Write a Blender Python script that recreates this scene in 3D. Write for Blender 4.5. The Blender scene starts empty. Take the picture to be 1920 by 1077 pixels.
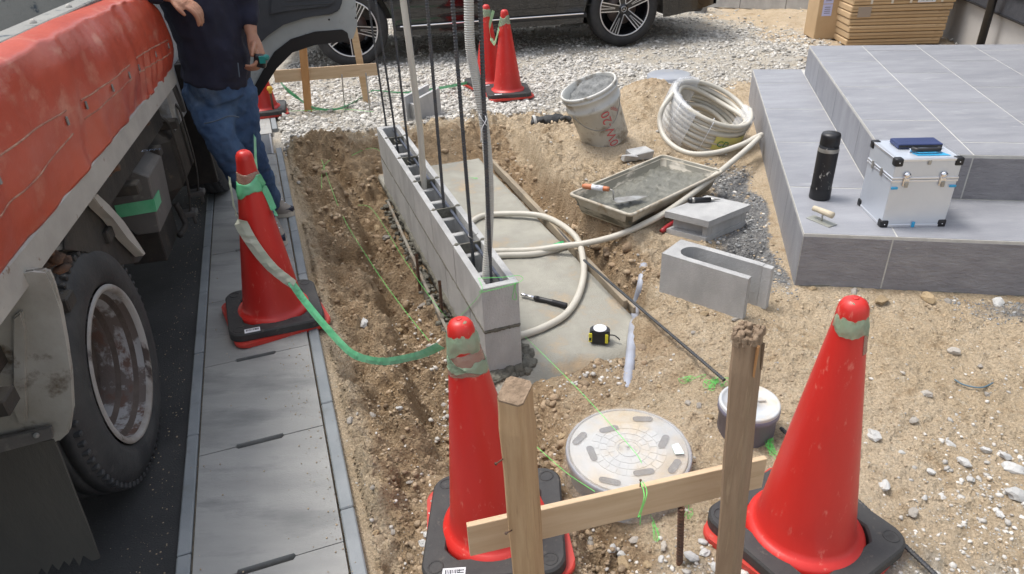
import bpy, bmesh, math, random
import numpy as np
from mathutils import Vector, Matrix, noise
R = math.radians
rnd = random.Random(7)
S = bpy.context.scene
COL = S.collection
# ---------------------------------------------------------------- camera, sky, sun, exposure
H = 1.55
FPX, CX, CY = 1290.0, 960.0, 538.5
_nad = Vector((1068 - CX, 2780 - CY, FPX)).normalized()
_up = -_nad
_fw = Vector((0, 0, 1)); _Y = (_fw - _up * _fw.dot(_up)).normalized(); _X = _Y.cross(_up)
cd = bpy.data.cameras.new('camera'); cam = bpy.data.objects.new('camera', cd); COL.objects.link(cam)
cd.sensor_width = 36; cd.lens = 36 * FPX / 1920; cd.clip_end = 300; cd.clip_start = .02
def c2w(v): return Vector((_X.dot(v), _Y.dot(v), _up.dot(v)))
_cx, _cy, _cz = c2w(Vector((1, 0, 0))), -c2w(Vector((0, 1, 0))), -c2w(Vector((0, 0, 1)))
m = Matrix((( _cx.x, _cy.x, _cz.x, 0), (_cx.y, _cy.y, _cz.y, 0), (_cx.z, _cy.z, _cz.z, H), (0, 0, 0, 1)))
cam.matrix_world = m
S.camera = cam
W = bpy.data.worlds.new('World'); S.world = W; W.use_nodes = True
nt = W.node_tree; nt.nodes.clear()
SUNV = Vector((.34, -.16, -.93)).normalized()       # way the light travels
sky = nt.nodes.new('ShaderNodeTexSky'); sky.sky_type = 'NISHITA'; sky.sun_disc = False
sky.sun_elevation = math.asin(-SUNV.z); sky.sun_rotation = math.atan2(-SUNV.x, -SUNV.y)
sky.air_density = 1.2; sky.dust_density = 3.0; sky.ozone_density = 1.0
hs = nt.nodes.new('ShaderNodeHueSaturation'); hs.inputs['Saturation'].default_value = .42
bg = nt.nodes.new('ShaderNodeBackground'); bg.inputs['Strength'].default_value = .15
wo = nt.nodes.new('ShaderNodeOutputWorld')
nt.links.new(sky.outputs[0], hs.inputs['Color']); nt.links.new(hs.outputs[0], bg.inputs[0]); nt.links.new(bg.outputs[0], wo.inputs[0])
sl = bpy.data.lights.new('sun', 'SUN'); sl.energy = 1.5; sl.angle = R(17); sl.color = (1, .96, .9)
so = bpy.data.objects.new('sun', sl); COL.objects.link(so)
so.rotation_euler = SUNV.to_track_quat('-Z', 'Y').to_euler(); so.location = (0, 0, 6)
S.view_settings.view_transform = 'Standard'; S.view_settings.look = 'None'
S.view_settings.exposure = 0.80; S.view_settings.gamma = 1; S.view_settings.use_curve_mapping = False
S.render.engine = 'CYCLES'

# ---------------------------------------------------------------- surveying helpers: photo sight lines met with real planes
def ray(px, py): return c2w(Vector((px - CX, py - CY, FPX)))
def P(px, py, z=0.0):
    d = ray(px, py); t = (z - H) / d.z; return Vector((d.x * t, d.y * t, z))
def Yp(px, py, y):
    d = ray(px, py); t = y / d.y; return Vector((d.x * t, y, H + d.z * t))
def ON(px, py, p0, n):
    d = ray(px, py); o = Vector((0, 0, H)); t = (Vector(p0) - o).dot(n) / d.dot(n); return o + d * t
def az(deg): return Vector((math.cos(R(deg)), math.sin(R(deg)), 0))
DS, DN = az(108.2), az(18.2)          # gutter / wall: along, across
TS, TN = az(103), az(13)              # truck: along, across (to its right)
PU, PV = az(75.75), az(-11.8)         # porch: along its side, along its front
def G(s, o, z=0): return DS * s + DN * o + Vector((0, 0, z))
def T3(s, o, z=0): return TS * s + TN * o + Vector((0, 0, z))

# ---------------------------------------------------------------- numpy noise
def _hash(ix, iy, k):
    h = (ix.astype(np.int64) * 374761393 + iy.astype(np.int64) * 668265263 + k * 1442695041) & 0x7fffffff
    h = ((h ^ (h >> 13)) * 1274126177) & 0x7fffffff
    return ((h ^ (h >> 16)) & 0xffff) / 65535.0
def vnoise(x, y, k=0):
    ix, iy = np.floor(x), np.floor(y); fx, fy = x - ix, y - iy
    fx = fx * fx * (3 - 2 * fx); fy = fy * fy * (3 - 2 * fy)
    a = _hash(ix, iy, k); b = _hash(ix + 1, iy, k); c = _hash(ix, iy + 1, k); d = _hash(ix + 1, iy + 1, k)
    return (a + (b - a) * fx) * (1 - fy) + (c + (d - c) * fx) * fy - .5
def fbm(x, y, f, o=4, k=0, g=.5):
    r = 0; a = 1
    for i in range(o):
        r = r + a * vnoise(x * f + 17.3 * i, y * f + 9.1 * i, k + i); f *= 2.03; a *= g
    return r
def sst(a, b, x):
    t = np.clip((x - a) / (b - a), 0, 1); return t * t * (3 - 2 * t)
def hump(a, b, c, d, x): return sst(a, b, x) * (1 - sst(c, d, x))

PADS = []
def pad(c, u, rx, ry, z, soft=.12): PADS.append((c[0], c[1], u[0], u[1], rx, ry, z, soft))
def terrain(x, y, fine=True):
    """height, and how bumpy / wet the place is"""
    x = np.asarray(x, float); y = np.asarray(y, float)
    s = x * DS.x + y * DS.y; o = x * DN.x + y * DN.y
    wob = fbm(x, y, 3.1, 3, 5) * .09
    so_ = s + wob; oo = o + wob * .5
    h = np.zeros_like(x) - .012
    # gully between the gutter and the wall
    prof = -.03 * sst(.0, .08, o) - .045 * sst(.05, .2, oo) - .15 * sst(.25, .33, oo + .08 * fbm(x, y, 2.6, 3, 9)) + .035 * hump(.13, .19, .22, .27, oo + .05 * fbm(x, y, 3.5, 2, 19)) + .05 * sst(.40, .50, oo)
    prof = np.where(o < .75, prof, -.16)
    along = (1 - sst(4.55, 4.95, so_)) * (1 - .55 * (1 - sst(1.45, 1.95, so_)))
    zl = along * (1 - sst(.62, .8, o) * (1 - sst(1.95, 2.15, so_)))
    left = prof * zl * (1 - sst(.62, .8, o))
    # slab pit and the cut beside it
    eo = 1.385 + .10 * np.clip(s - 2.4, 0, 3) + .03 * vnoise(s * 5, o * .1, 4)
    pit = sst(.42, .6, oo) * (1 - sst(0, .075, o - eo)) * hump(1.98 + .20 * sst(1.12, 1.33, o) + .08 * vnoise(o * 9, s * 0, 14), 2.13 + .26 * sst(1.12, 1.33, o) + .08 * vnoise(o * 7, s * 0, 15), 4.68, 4.95, s)
    cut = sst(1.365, 1.39, o) * (1 - sst(-.03, .03, o - eo)) * hump(2.15, 2.5, 4.3, 4.8, s)
    h = h + np.minimum(left, -.17 * pit) - .055 * cut
    # shallow worked hollow in front of the wall end
    h = h - .075 * hump(.4, .6, 1.15, 1.5, oo) * hump(1.45, 1.7, 2.05, 2.3, so_)
    bank = hump(1.5, 1.58, 1.75, 2.1, oo) * hump(2.3, 2.9, 4.4, 4.9, so_); h = h + .03 * bank
    fb = hump(.0, .1, 1.4, 1.8, oo) * hump(4.85, 5.0, 5.15, 5.4, so_); h = h + .045 * fb
    # heaps
    h = h + .27 * np.exp(-(((x - 1.13) / .34) ** 2 + ((y - 5.3) / .36) ** 2))
    h = h + .05 * np.exp(-(((x - .75) / .4) ** 2 + ((y - 4.7) / .5) ** 2))
    h = h + .05 * np.exp(-(((x - 4.3) / 1.2) ** 2 + ((y - 9.3) / .8) ** 2))
    rough = .25 + .9 * hump(-.0, .06, .62, .75, o) * (1 - sst(4.9, 5.2, s)) + .8 * hump(1.36, 1.4, 1.7, 2.4, o) * hump(2, 2.3, 5, 5.4, s) + .6 * fb
    rough = rough * np.where((o < 0.02), .35, 1)
    if fine:
        h = h + rough * ((.075 + .05 * hump(-.0, .06, .5, .6, o)) * fbm(x, y, 5, 3, 1) + .046 * fbm(x, y, 24, 4, 2, .62)) + .024 * fbm(x, y, 8, 5, 3, .55) + .013 * fbm(x, y, 50, 2, 6, .7)
    h = np.where(o < 0.015, np.minimum(h, -.03), h)
    for (cx_, cy_, ux_, uy_, rx, ry, z, soft) in PADS:
        dx, dy = x - cx_, y - cy_; a = np.maximum(np.abs(dx * ux_ + dy * uy_) - rx, 0); b_ = np.maximum(np.abs(-dx * uy_ + dy * ux_) - ry, 0)
        w = 1 - sst(0, soft, np.hypot(a, b_)); h = h * (1 - w) + (z + (h - h.mean() if 0 else 0)) * w + .004 * fbm(x, y, 40, 2, 8) * w
    # keep clear beneath the slab and the gutter
    return h, s, o
def hz(x, y): return float(terrain(np.array([x]), np.array([y]))[0][0])
def T(px, py, dz=0.0):
    p = P(px, py, 0)
    for _ in range(12):
        p = P(px, py, .5 * p.z + .5 * (hz(p.x, p.y) + dz))
    return p

# worked level places where things rest
_q = Yp(1136, 262, 4.5); pad(_q, (1, 0), .13, .11, _q.z + .005, .25)
_c = [P(1097, 357, .15), P(1266, 281, .15), P(1333, 329, .15), P(1150, 408, .15)]; _m = sum(_c, Vector()) / 4; _u = (_c[1] - _c[0]).normalized(); pad(_m, _u, .31, .18, .036, .09)
_a, _b = P(1236, 545), P(1392, 598); _u = (_b - _a).normalized(); _m = (_a + _b) / 2 + Vector((-_u.y, _u.x, 0)) * .08; pad(_m, _u, .2, .08, -.004, .06)
_q = P(1336, 194, .275); pad(_q - Vector((.08, -.06, 0)), (1, 0), .16, .14, .015, .16)
pad(P(1310, 425), (1, 0), .16, .16, .004, .08)
pad(P(1405, 790), (1, 0), .05, .05, -.01, .1); pad(P(1178, 850), (1, 0), .15, .15, -.01, .1)
pad(P(1510, 990), (1, 0), .2, .2, -.004, .08); pad(P(935, 985), (1, 0), .2, .2, -.018, .07)
_q = P(1507, 438, .25); _m = Vector((_q.x, _q.y, 0)) + PV * 1.3; pad(_m, PV, 1.3, .05, .002, .12); _m = Vector((_q.x, _q.y, 0)) + PU * 1.5; pad(_m, PU, 1.5, .03, -.002, .12)
# ---------------------------------------------------------------- materials
MATS = {}
def mat(name, c1, c2=None, rough=.8, metal=0., scale=8., bump=.0, bscale=60., spec=.5, mix=(.35, .65), detail=8, stretch=(1, 1, 1),
        c3=None, s3=3., m3=(.55, .7), rnd_amt=0., island=0., trans=0., alpha=1., coat=0., sss=0., coords='Object', emit=None):
    if name in MATS: return MATS[name]
    M = bpy.data.materials.new(name); M.use_nodes = True; N = M.node_tree.nodes; L = M.node_tree.links
    b = N['Principled BSDF']; b.inputs['Roughness'].default_value = rough; b.inputs['Metallic'].default_value = metal
    b.inputs['Specular IOR Level'].default_value = spec
    b.inputs['Transmission Weight'].default_value = trans; b.inputs['Alpha'].default_value = alpha; b.inputs['Coat Weight'].default_value = coat
    if sss: b.inputs['Subsurface Weight'].default_value = sss; b.inputs['Subsurface Radius'].default_value = (.02, .008, .005)
    tc = N.new('ShaderNodeTexCoord'); mp = N.new('ShaderNodeMapping'); mp.inputs['Scale'].default_value = stretch
    L.new(tc.outputs[coords], mp.inputs[0])
    def nz(sc, det=detail, ro=.6):
        n = N.new('ShaderNodeTexNoise'); n.inputs['Scale'].default_value = sc; n.inputs['Detail'].default_value = det; n.inputs['Roughness'].default_value = ro
        L.new(mp.outputs[0], n.inputs['Vector']); return n
    def mr(src, a, bb):
        n = N.new('ShaderNodeMapRange'); n.inputs[1].default_value = a; n.inputs[2].default_value = bb; n.clamp = True; L.new(src, n.inputs[0]); return n.outputs[0]
    def mx(fac, a, bb, mode='MIX'):
        n = N.new('ShaderNodeMix'); n.data_type = 'RGBA'; n.blend_type = mode
        if hasattr(fac, 'links'): L.new(fac, n.inputs[0])
        else: n.inputs[0].default_value = fac
        for k, v in ((6, a), (7, bb)):
            if hasattr(v, 'links'): L.new(v, n.inputs[k])
            else: n.inputs[k].default_value = (*v, 1)
        return n.outputs[2]
    col = c1
    if c2: col = mx(mr(nz(scale).outputs[0], *mix), c1, c2)
    if c3: col = mx(mr(nz(s3, 10, .65).outputs[0], *m3), col, c3)
    if rnd_amt or island:
        if rnd_amt: src = N.new('ShaderNodeObjectInfo').outputs['Random']; amt = rnd_amt
        else: src = N.new('ShaderNodeNewGeometry').outputs['Random Per Island']; amt = island
        n = N.new('ShaderNodeMapRange'); n.inputs[3].default_value = 1 - amt; n.inputs[4].default_value = 1 + amt; L.new(src, n.inputs[0])
        h = N.new('ShaderNodeHueSaturation'); L.new(n.outputs[0], h.inputs['Value'])
        if hasattr(col, 'links'): L.new(col, h.inputs['Color'])
        else: h.inputs['Color'].default_value = (*col, 1)
        col = h.outputs[0]
    if hasattr(col, 'links'): L.new(col, b.inputs['Base Color'])
    else: b.inputs['Base Color'].default_value = (*col, 1)
    if c2 and not metal:
        rr = N.new('ShaderNodeMapRange'); rr.inputs[3].default_value = max(rough - .1, .02); rr.inputs[4].default_value = min(rough + .12, 1)
        L.new(nz(scale * 1.7).outputs[0], rr.inputs[0]); L.new(rr.outputs[0], b.inputs['Roughness'])
    if bump:
        bp = N.new('ShaderNodeBump'); bp.inputs['Strength'].default_value = bump; bp.inputs['Distance'].default_value = .01
        L.new(nz(bscale, 6, .65).outputs[0], bp.inputs['Height']); L.new(bp.outputs[0], b.inputs['Normal'])
    MATS[name] = M; M['_'] = 0
    return M
M_asph = mat('asphalt', (.035, .036, .038), (.06, .06, .06), .9, scale=3, bump=.9, bscale=220, c3=(.12, .115, .10), s3=140, m3=(.6, .75))
M_gut = mat('gutter_concrete', (.27, .272, .262), (.345, .345, .33), .62, scale=3, bump=.25, bscale=160, stretch=(.7, 2.6, 1), c3=(.205, .21, .205), s3=2.4, m3=(.52, .66), rnd_amt=.05)  # stretched noise paints soft reflection streaks into the concrete colour
M_kerb = mat('kerb_concrete', (.20, .222, .235), (.26, .28, .292), .6, scale=6, bump=.2, bscale=140, c3=(.18, .19, .19), s3=9)
M_jt = mat('joint_dirt', (.20, .17, .13), (.10, .09, .07), .95, scale=60, bump=.6, bscale=200)
M_block = mat('block_concrete', (.55, .55, .54), (.42, .42, .415), .9, scale=9, bump=.8, bscale=240, stretch=(1, 1, .5), c3=(.62, .61, .59), s3=60, m3=(.6, .75), rnd_amt=.05)
M_mort = mat('wet_mortar', (.115, .11, .088), (.19, .18, .145), .75, scale=30, bump=1., bscale=90)
M_mortw = mat('fresh_mortar', (.115, .113, .092), (.18, .175, .145), .35, scale=9, bump=.6, bscale=60)
M_slab = mat('slab_concrete', (.38, .365, .31), (.27, .26, .225), .9, scale=4, bump=.6, bscale=160, c3=(.45, .34, .22), s3=4, m3=(.53, .68))
M_stone = mat('crushed_stone', (.44, .42, .385), (.58, .555, .51), .9, scale=20, bump=.4, bscale=120, island=.33)
M_peb = mat('pebble_stone', (.42, .40, .37), (.30, .26, .21), .85, scale=18, bump=.4, bscale=90, rnd_amt=.25)
M_clod = mat('soil_clod', (.42, .32, .21), (.50, .40, .28), .97, scale=20, bump=.8, bscale=120, island=.25)
M_clodw = mat('damp_clod', (.33, .235, .15), (.43, .33, .22), .97, scale=20, bump=.8, bscale=120, island=.3)
M_red = mat('cone_red', (.60, .024, .018), (.48, .026, .020), .40, scale=3, bump=.06, bscale=60, c3=(.66, .20, .15), s3=38, m3=(.60, .74), stretch=(1, 1, .45))
M_redd = mat('cone_red_dusty', (.55, .03, .02), (.45, .05, .035), .5, scale=9, c3=(.45, .25, .18), s3=20, m3=(.6, .8), bump=.1, bscale=90)
M_blkr = mat('weight_rubber', (.028, .028, .03), (.05, .048, .046), .6, scale=10, bump=.2, bscale=180, c3=(.14, .12, .10), s3=35, m3=(.6, .8))
M_tarp = mat('truck_red_paint', (.50, .078, .038), (.41, .056, .030), .32, scale=3, bump=.25, bscale=9, c3=(.56, .21, .14), s3=6, m3=(.54, .70), stretch=(1, 1, 1.6))  # pale salmon patches paint highlights and scratches into the red
M_strip = mat('truck_grey_rail', (.42, .40, .36), (.34, .32, .29), .6, scale=8, bump=.2, bscale=50, c3=(.16, .09, .05), s3=22, m3=(.64, .7))
M_bed = mat('truck_bed_steel', (.26, .255, .235), (.20, .20, .185), .75, scale=4, bump=.3, bscale=60, c3=(.06, .075, .09), s3=16, m3=(.58, .66))
M_under = mat('underbody_black', (.022, .021, .02), (.05, .042, .034), .65, scale=6, bump=.3, bscale=40, c3=(.12, .09, .06), s3=11, m3=(.62, .75))
M_box = mat('toolbox_steel', (.10, .095, .09), (.14, .13, .12), .5, scale=5, bump=.15, bscale=60, c3=(.20, .19, .17), s3=13, m3=(.6, .7))
M_fend = mat('fender_dirty_white', (.40, .39, .36), (.25, .235, .20), .5, scale=4, bump=.15, bscale=20, c3=(.10, .075, .05), s3=6, m3=(.54, .62))
M_flap = mat('mud_flap_rubber', (.045, .043, .04), (.075, .07, .06), .8, scale=3, bump=.3, bscale=70, stretch=(1, 1, .3))
M_tyre = mat('tyre_rubber', (.018, .018, .02), (.035, .034, .034), .68, scale=14, bump=.25, bscale=90)
M_tyret = mat('truck_tyre_rubber', (.022, .023, .026), (.05, .05, .05), .62, scale=9, bump=.2, bscale=70, c3=(.09, .085, .08), s3=26, m3=(.6, .75))
M_rim = mat('truck_rim', (.34, .325, .31), (.22, .19, .165), .7, scale=7, metal=0., bump=.3, bscale=40, stretch=(1, 1, .35), mix=(.42, .6), c3=(.05, .035, .03), s3=9, m3=(.55, .62))
M_rimb = mat('rim_barrel_worn', (.10, .078, .068), (.28, .275, .275), .7, scale=11, metal=0., stretch=(1, 1, .6), mix=(.47, .53), bump=.3, bscale=40, c3=(.10, .055, .04), s3=14, m3=(.52, .6))
M_rimd = mat('rim_dish_rust_shade', (.050, .036, .030), (.10, .075, .06), .7, scale=9, bump=.4, bscale=50)  # rust brown kept dim, so the recess shade sits in the colour
M_rust = mat('rusty_iron', (.16, .08, .045), (.07, .05, .04), .85, scale=30, bump=.5, bscale=120)
M_rebar = mat('rebar_steel', (.06, .07, .085), (.10, .095, .09), .5, scale=40, metal=.55, bump=.2, bscale=150, c3=(.13, .08, .05), s3=25, m3=(.66, .75))
M_wood = mat('fresh_pine', (.50, .34, .19), (.60, .43, .26), .75, scale=5, bump=.25, bscale=60, stretch=(1, 1, 14), c3=(.38, .235, .12), s3=3, m3=(.58, .72))
M_woodb = mat('board_pine', (.50, .35, .215), (.58, .43, .28), .75, scale=4, bump=.25, bscale=60, stretch=(1.2, 14, 14), c3=(.38, .25, .14), s3=2, m3=(.6, .75))
M_woodo = mat('orange_post_wood', (.42, .21, .08), (.50, .27, .115), .75, scale=5, bump=.25, bscale=60, stretch=(4, 4, 1))
M_woodg = mat('weathered_wood', (.34, .24, .155), (.25, .17, .105), .85, scale=6, bump=.5, bscale=50, stretch=(11, 11, .7), c3=(.42, .31, .2), s3=6)
M_woodf = mat('form_wood', (.34, .28, .20), (.24, .2, .15), .9, scale=8, bump=.4, bscale=80)
M_endg = mat('split_wood_end', (.36, .26, .175), (.22, .155, .10), .9, scale=60, bump=.9, bscale=120)
M_pipe = mat('beige_conduit', (.55, .52, .45), (.50, .47, .40), .42, scale=6, bump=.03, bscale=40, c3=(.36, .31, .25), s3=12, m3=(.64, .8))
M_corr = mat('corrugated_conduit', (.50, .50, .46), (.42, .41, .37), .5, scale=10)
M_film = mat('clear_film', (.85, .88, .93), rough=.16, alpha=.36, spec=.9, bump=1.0, bscale=24)
M_filmd = mat('dusty_film', (.74, .72, .68), (.66, .56, .42), .28, alpha=.27, spec=.8, bump=1.0, bscale=22, scale=9)
M_tile = mat('slate_tile', (.225, .230, .252), (.285, .29, .312), .5, scale=3.2, bump=.3, bscale=60, stretch=(1, 3.2, 1), c3=(.35, .355, .37), s3=5, m3=(.58, .75), rnd_amt=.06)
M_tiler = mat('slate_tile_rough', (.215, .208, .222), (.285, .278, .29), .6, scale=9, bump=1., bscale=34, stretch=(1, 1, 2.6), c3=(.32, .315, .31), s3=11, m3=(.6, .72), rnd_amt=.06)
M_grout = mat('light_grout', (.54, .53, .50), (.46, .45, .42), .9, scale=30, bump=.2, bscale=120)
M_alu = mat('case_aluminium', (.66, .70, .76), (.60, .64, .70), .42, metal=.55, scale=3, bump=.08, bscale=60)
M_trim = mat('bright_aluminium', (.78, .79, .82), rough=.3, metal=.8)
M_chrome = mat('chrome', (.8, .8, .82), rough=.12, metal=1.)
M_blk = mat('black_plastic', (.012, .012, .014), rough=.42)
M_blkm = mat('black_powder_coat', (.012, .012, .014), (.02, .02, .022), .45, scale=30)
M_blks = mat('scuffed_black', (.010, .010, .012), (.014, .014, .016), .38, scale=18, c3=(.42, .40, .37), s3=60, m3=(.60, .66), stretch=(1, 1, .5))
M_navyp = mat('navy_leather', (.02, .035, .11), (.025, .04, .13), .5, scale=12, bump=.2, bscale=200)
M_bluet = mat('blue_film_scrap', (.04, .35, .62), rough=.35)
M_card = mat('cardboard', (.46, .315, .175), (.52, .37, .215), .85, scale=4, bump=.1, bscale=40, rnd_amt=.08, c3=(.36, .24, .13), s3=4, m3=(.62, .75))
M_white = mat('white_label', (.75, .76, .8), rough=.6)
M_lilac = mat('lilac_label', (.50, .53, .80), rough=.6)
M_greenl = mat('green_print', (.01, .22, .09), rough=.6)
M_ink = mat('dark_print', (.06, .06, .07), rough=.7)
M_redi = mat('red_print', (.55, .06, .07), (.5, .14, .13), .6, scale=40)
M_yel = mat('yellow_label', (.62, .58, .16), (.55, .52, .22), .55, scale=30)
M_tape = mat('green_ribbon', (.10, .50, .24), (.22, .62, .36), .35, scale=9, alpha=.86)
M_tapeg = mat('green_ribbon_thin', (.30, .52, .34), (.40, .50, .36), .3, scale=9, alpha=.45, bump=.8, bscale=30)
M_tapew = mat('pale_ribbon_side', (.66, .66, .56), (.50, .60, .46), .38, scale=5)
M_clear = mat('clear_packing_tape', (.45, .35, .27), rough=.22, alpha=.42, bump=.7, bscale=30)
M_string = mat('neon_green_string', (.16, .75, .16), rough=.6)
M_pvc = mat('grey_pvc', (.28, .30, .34), (.34, .355, .38), .45, scale=5, c3=(.36, .31, .24), s3=8, m3=(.6, .75))
M_pvcd = mat('dark_pvc', (.17, .165, .23), (.21, .20, .26), .45, scale=6)
M_lid = mat('manhole_plastic', (.46, .485, .505), (.52, .53, .535), .5, scale=6, c3=(.54, .46, .34), s3=7, m3=(.46, .64), bump=.15, bscale=50)
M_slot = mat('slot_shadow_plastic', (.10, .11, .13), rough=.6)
M_buck = mat('pail_plastic', (.62, .62, .59), (.54, .53, .49), .5, scale=7, bump=.15, bscale=50, c3=(.27, .235, .19), s3=11, m3=(.52, .64))
M_tray = mat('tray_plastic', (.50, .47, .40), (.38, .33, .25), .6, scale=9, bump=.2, bscale=50, c3=(.27, .21, .14), s3=14, m3=(.54, .68))
M_orange = mat('orange_handle', (.55, .14, .04), (.5, .2, .1), .5, scale=20)
M_steel = mat('tool_steel', (.45, .45, .43), (.30, .28, .25), .4, metal=.6, scale=20)
M_gyel = mat('tape_yellow', (.75, .70, .05), rough=.4)
M_cap = mat('yellow_cap', (.72, .42, .05), rough=.45)
M_paint = mat('car_black_paint', (.004, .004, .005), rough=.12, coat=.6, spec=.5)
M_glass = mat('dark_car_glass', (.01, .012, .014), rough=.04, spec=.8)
M_wheel = mat('black_alloy', (.012, .012, .014), rough=.25, coat=.4)
M_mach = mat('machined_alloy', (.62, .62, .64), rough=.28, metal=.8)
M_disc = mat('brake_disc', (.20, .12, .09), (.14, .13, .13), .5, metal=.5, scale=8)
M_render = mat('grey_render', (.42, .41, .40), (.38, .37, .36), .9, scale=4, bump=.2, bscale=140)
M_siding = mat('black_siding', (.03, .032, .038), (.045, .047, .055), .55, scale=20, bump=.4, bscale=60)
M_door = mat('door_grey_paint', (.36, .38, .38), (.44, .46, .45), .45, scale=4, c3=(.13, .12, .10), s3=14, m3=(.6, .75))
M_trimd = mat('door_trim_charcoal', (.05, .055, .065), (.065, .07, .08), .6, scale=7, bump=.15, bscale=160)
M_skin = mat('skin', (.42, .215, .135), (.36, .17, .105), .5, scale=20, sss=.12, bump=.25, bscale=180)
M_shirt = mat('navy_shirt', (.012, .013, .028), (.016, .017, .036), .92, scale=10, bump=.25, bscale=300)
M_denim = mat('blue_denim', (.030, .065, .145), (.085, .15, .26), .9, scale=5, bump=.4, bscale=320, mix=(.4, .7), c3=(.14, .19, .26), s3=4, m3=(.58, .75), stretch=(1, 1, .6))
M_seam = mat('denim_seam', (.10, .13, .17), rough=.9)
M_hair = mat('black_hair', (.012, .010, .009), rough=.6)
M_shoe = mat('shoe_suede', (.30, .27, .23), (.24, .21, .18), .85, scale=20)
M_shoed = mat('shoe_navy', (.02, .025, .045), rough=.7)
M_sole = mat('shoe_sole', (.55, .50, .42), rough=.7)
M_teal = mat('teal_plastic', (.02, .22, .20), rough=.35)
M_glove = mat('black_glove', (.015, .015, .016), (.06, .062, .065), .7, scale=14, bump=.4, bscale=80)
M_bluew = mat('old_blue_wire', (.10, .16, .20), rough=.6)

# ground: three soils told apart by where they lie
def soil():
    M = bpy.data.materials.new('site_soil'); M.use_nodes = True; N = M.node_tree.nodes; L = M.node_tree.links; b = N['Principled BSDF']
    tc = N.new('ShaderNodeTexCoord')
    def nz(sc, det=10, ro=.65):
        n = N.new('ShaderNodeTexNoise'); n.inputs['Scale'].default_value = sc; n.inputs['Detail'].default_value = det; n.inputs['Roughness'].default_value = ro
        L.new(tc.outputs['Object'], n.inputs['Vector']); return n.outputs[0]
    def mr(src, a, bb, c=0, d=1):
        n = N.new('ShaderNodeMapRange'); n.inputs[1].default_value = a; n.inputs[2].default_value = bb; n.inputs[3].default_value = c; n.inputs[4].default_value = d; L.new(src, n.inputs[0]); return n.outputs[0]
    def mx(f, a, bb):
        n = N.new('ShaderNodeMix'); n.data_type = 'RGBA'; L.new(f, n.inputs[0])
        for k, v in ((6, a), (7, bb)):
            if hasattr(v, 'links'): L.new(v, n.inputs[k])
            else: n.inputs[k].default_value = (*v, 1)
        return n.outputs[2]
    def at(nm):
        n = N.new('ShaderNodeAttribute'); n.attribute_name = nm; return n.outputs['Fac']
    def add(a, bb, op='ADD'):
        n = N.new('ShaderNodeMath'); n.operation = op
        L.new(a, n.inputs[0])
        if hasattr(bb, 'links'): L.new(bb, n.inputs[1])
        else: n.inputs[1].default_value = bb
        n.use_clamp = True; return n.outputs[0]
    dry = mx(mr(nz(2.2), .35, .65), (.60, .485, .345), (.51, .395, .26))
    dry = mx(mr(nz(45), .55, .72), dry, (.60, .52, .40))
    dry = mx(mr(nz(9), .54, .72), dry, (.35, .245, .14))
    wet = mx(mr(nz(6), .35, .65), (.36, .25, .145), (.46, .345, .225))
    wet = mx(mr(nz(16), .55, .7), wet, (.23, .15, .085))
    grav = mx(mr(nz(55, 6, .7), .35, .65), (.56, .525, .46), (.42, .385, .33))
    grav = mx(mr(nz(3), .45, .7), grav, (.52, .45, .35))
    grey = mx(mr(nz(60, 6, .7), .4, .65), (.17, .17, .17), (.30, .29, .275))
    n12 = nz(12)
    def mask(nm, lo=.35, hi=.75):
        a = add(at(nm), mr(n12, .3, .7, -.28, .28)); return mr(a, lo, hi)
    c = mx(mask('wet'), dry, wet); c = mx(mask('gravel'), c, grav); c = mx(mask('grey'), c, grey)
    sp_ = N.new('ShaderNodeMix'); sp_.data_type = 'RGBA'; sp_.blend_type = 'MULTIPLY'; sp_.inputs[0].default_value = 1.
    g3 = N.new('ShaderNodeCombineColor'); fv = mr(nz(130, 4, .8), .3, .7, .72, 1.22)
    for k_ in range(3): L.new(fv, g3.inputs[k_])
    L.new(c, sp_.inputs[6]); L.new(g3.outputs[0], sp_.inputs[7]); c = sp_.outputs[2]
    L.new(c, b.inputs['Base Color']); b.inputs['Roughness'].default_value = .95; b.inputs['Specular IOR Level'].default_value = .25
    bp = N.new('ShaderNodeBump'); bp.inputs['Strength'].default_value = 1.; bp.inputs['Distance'].default_value = .02; L.new(nz(42, 12, .8), bp.inputs['Height'])
    bp2 = N.new('ShaderNodeBump'); bp2.inputs['Strength'].default_value = .9; bp2.inputs['Distance'].default_value = .007
    v = N.new('ShaderNodeTexVoronoi'); v.inputs['Scale'].default_value = 95; L.new(tc.outputs['Object'], v.inputs['Vector'])
    L.new(v.outputs[0], bp2.inputs['Height']); L.new(bp.outputs[0], bp2.inputs['Normal']); L.new(bp2.outputs[0], b.inputs['Normal'])
    return M
M_soil = soil()

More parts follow.
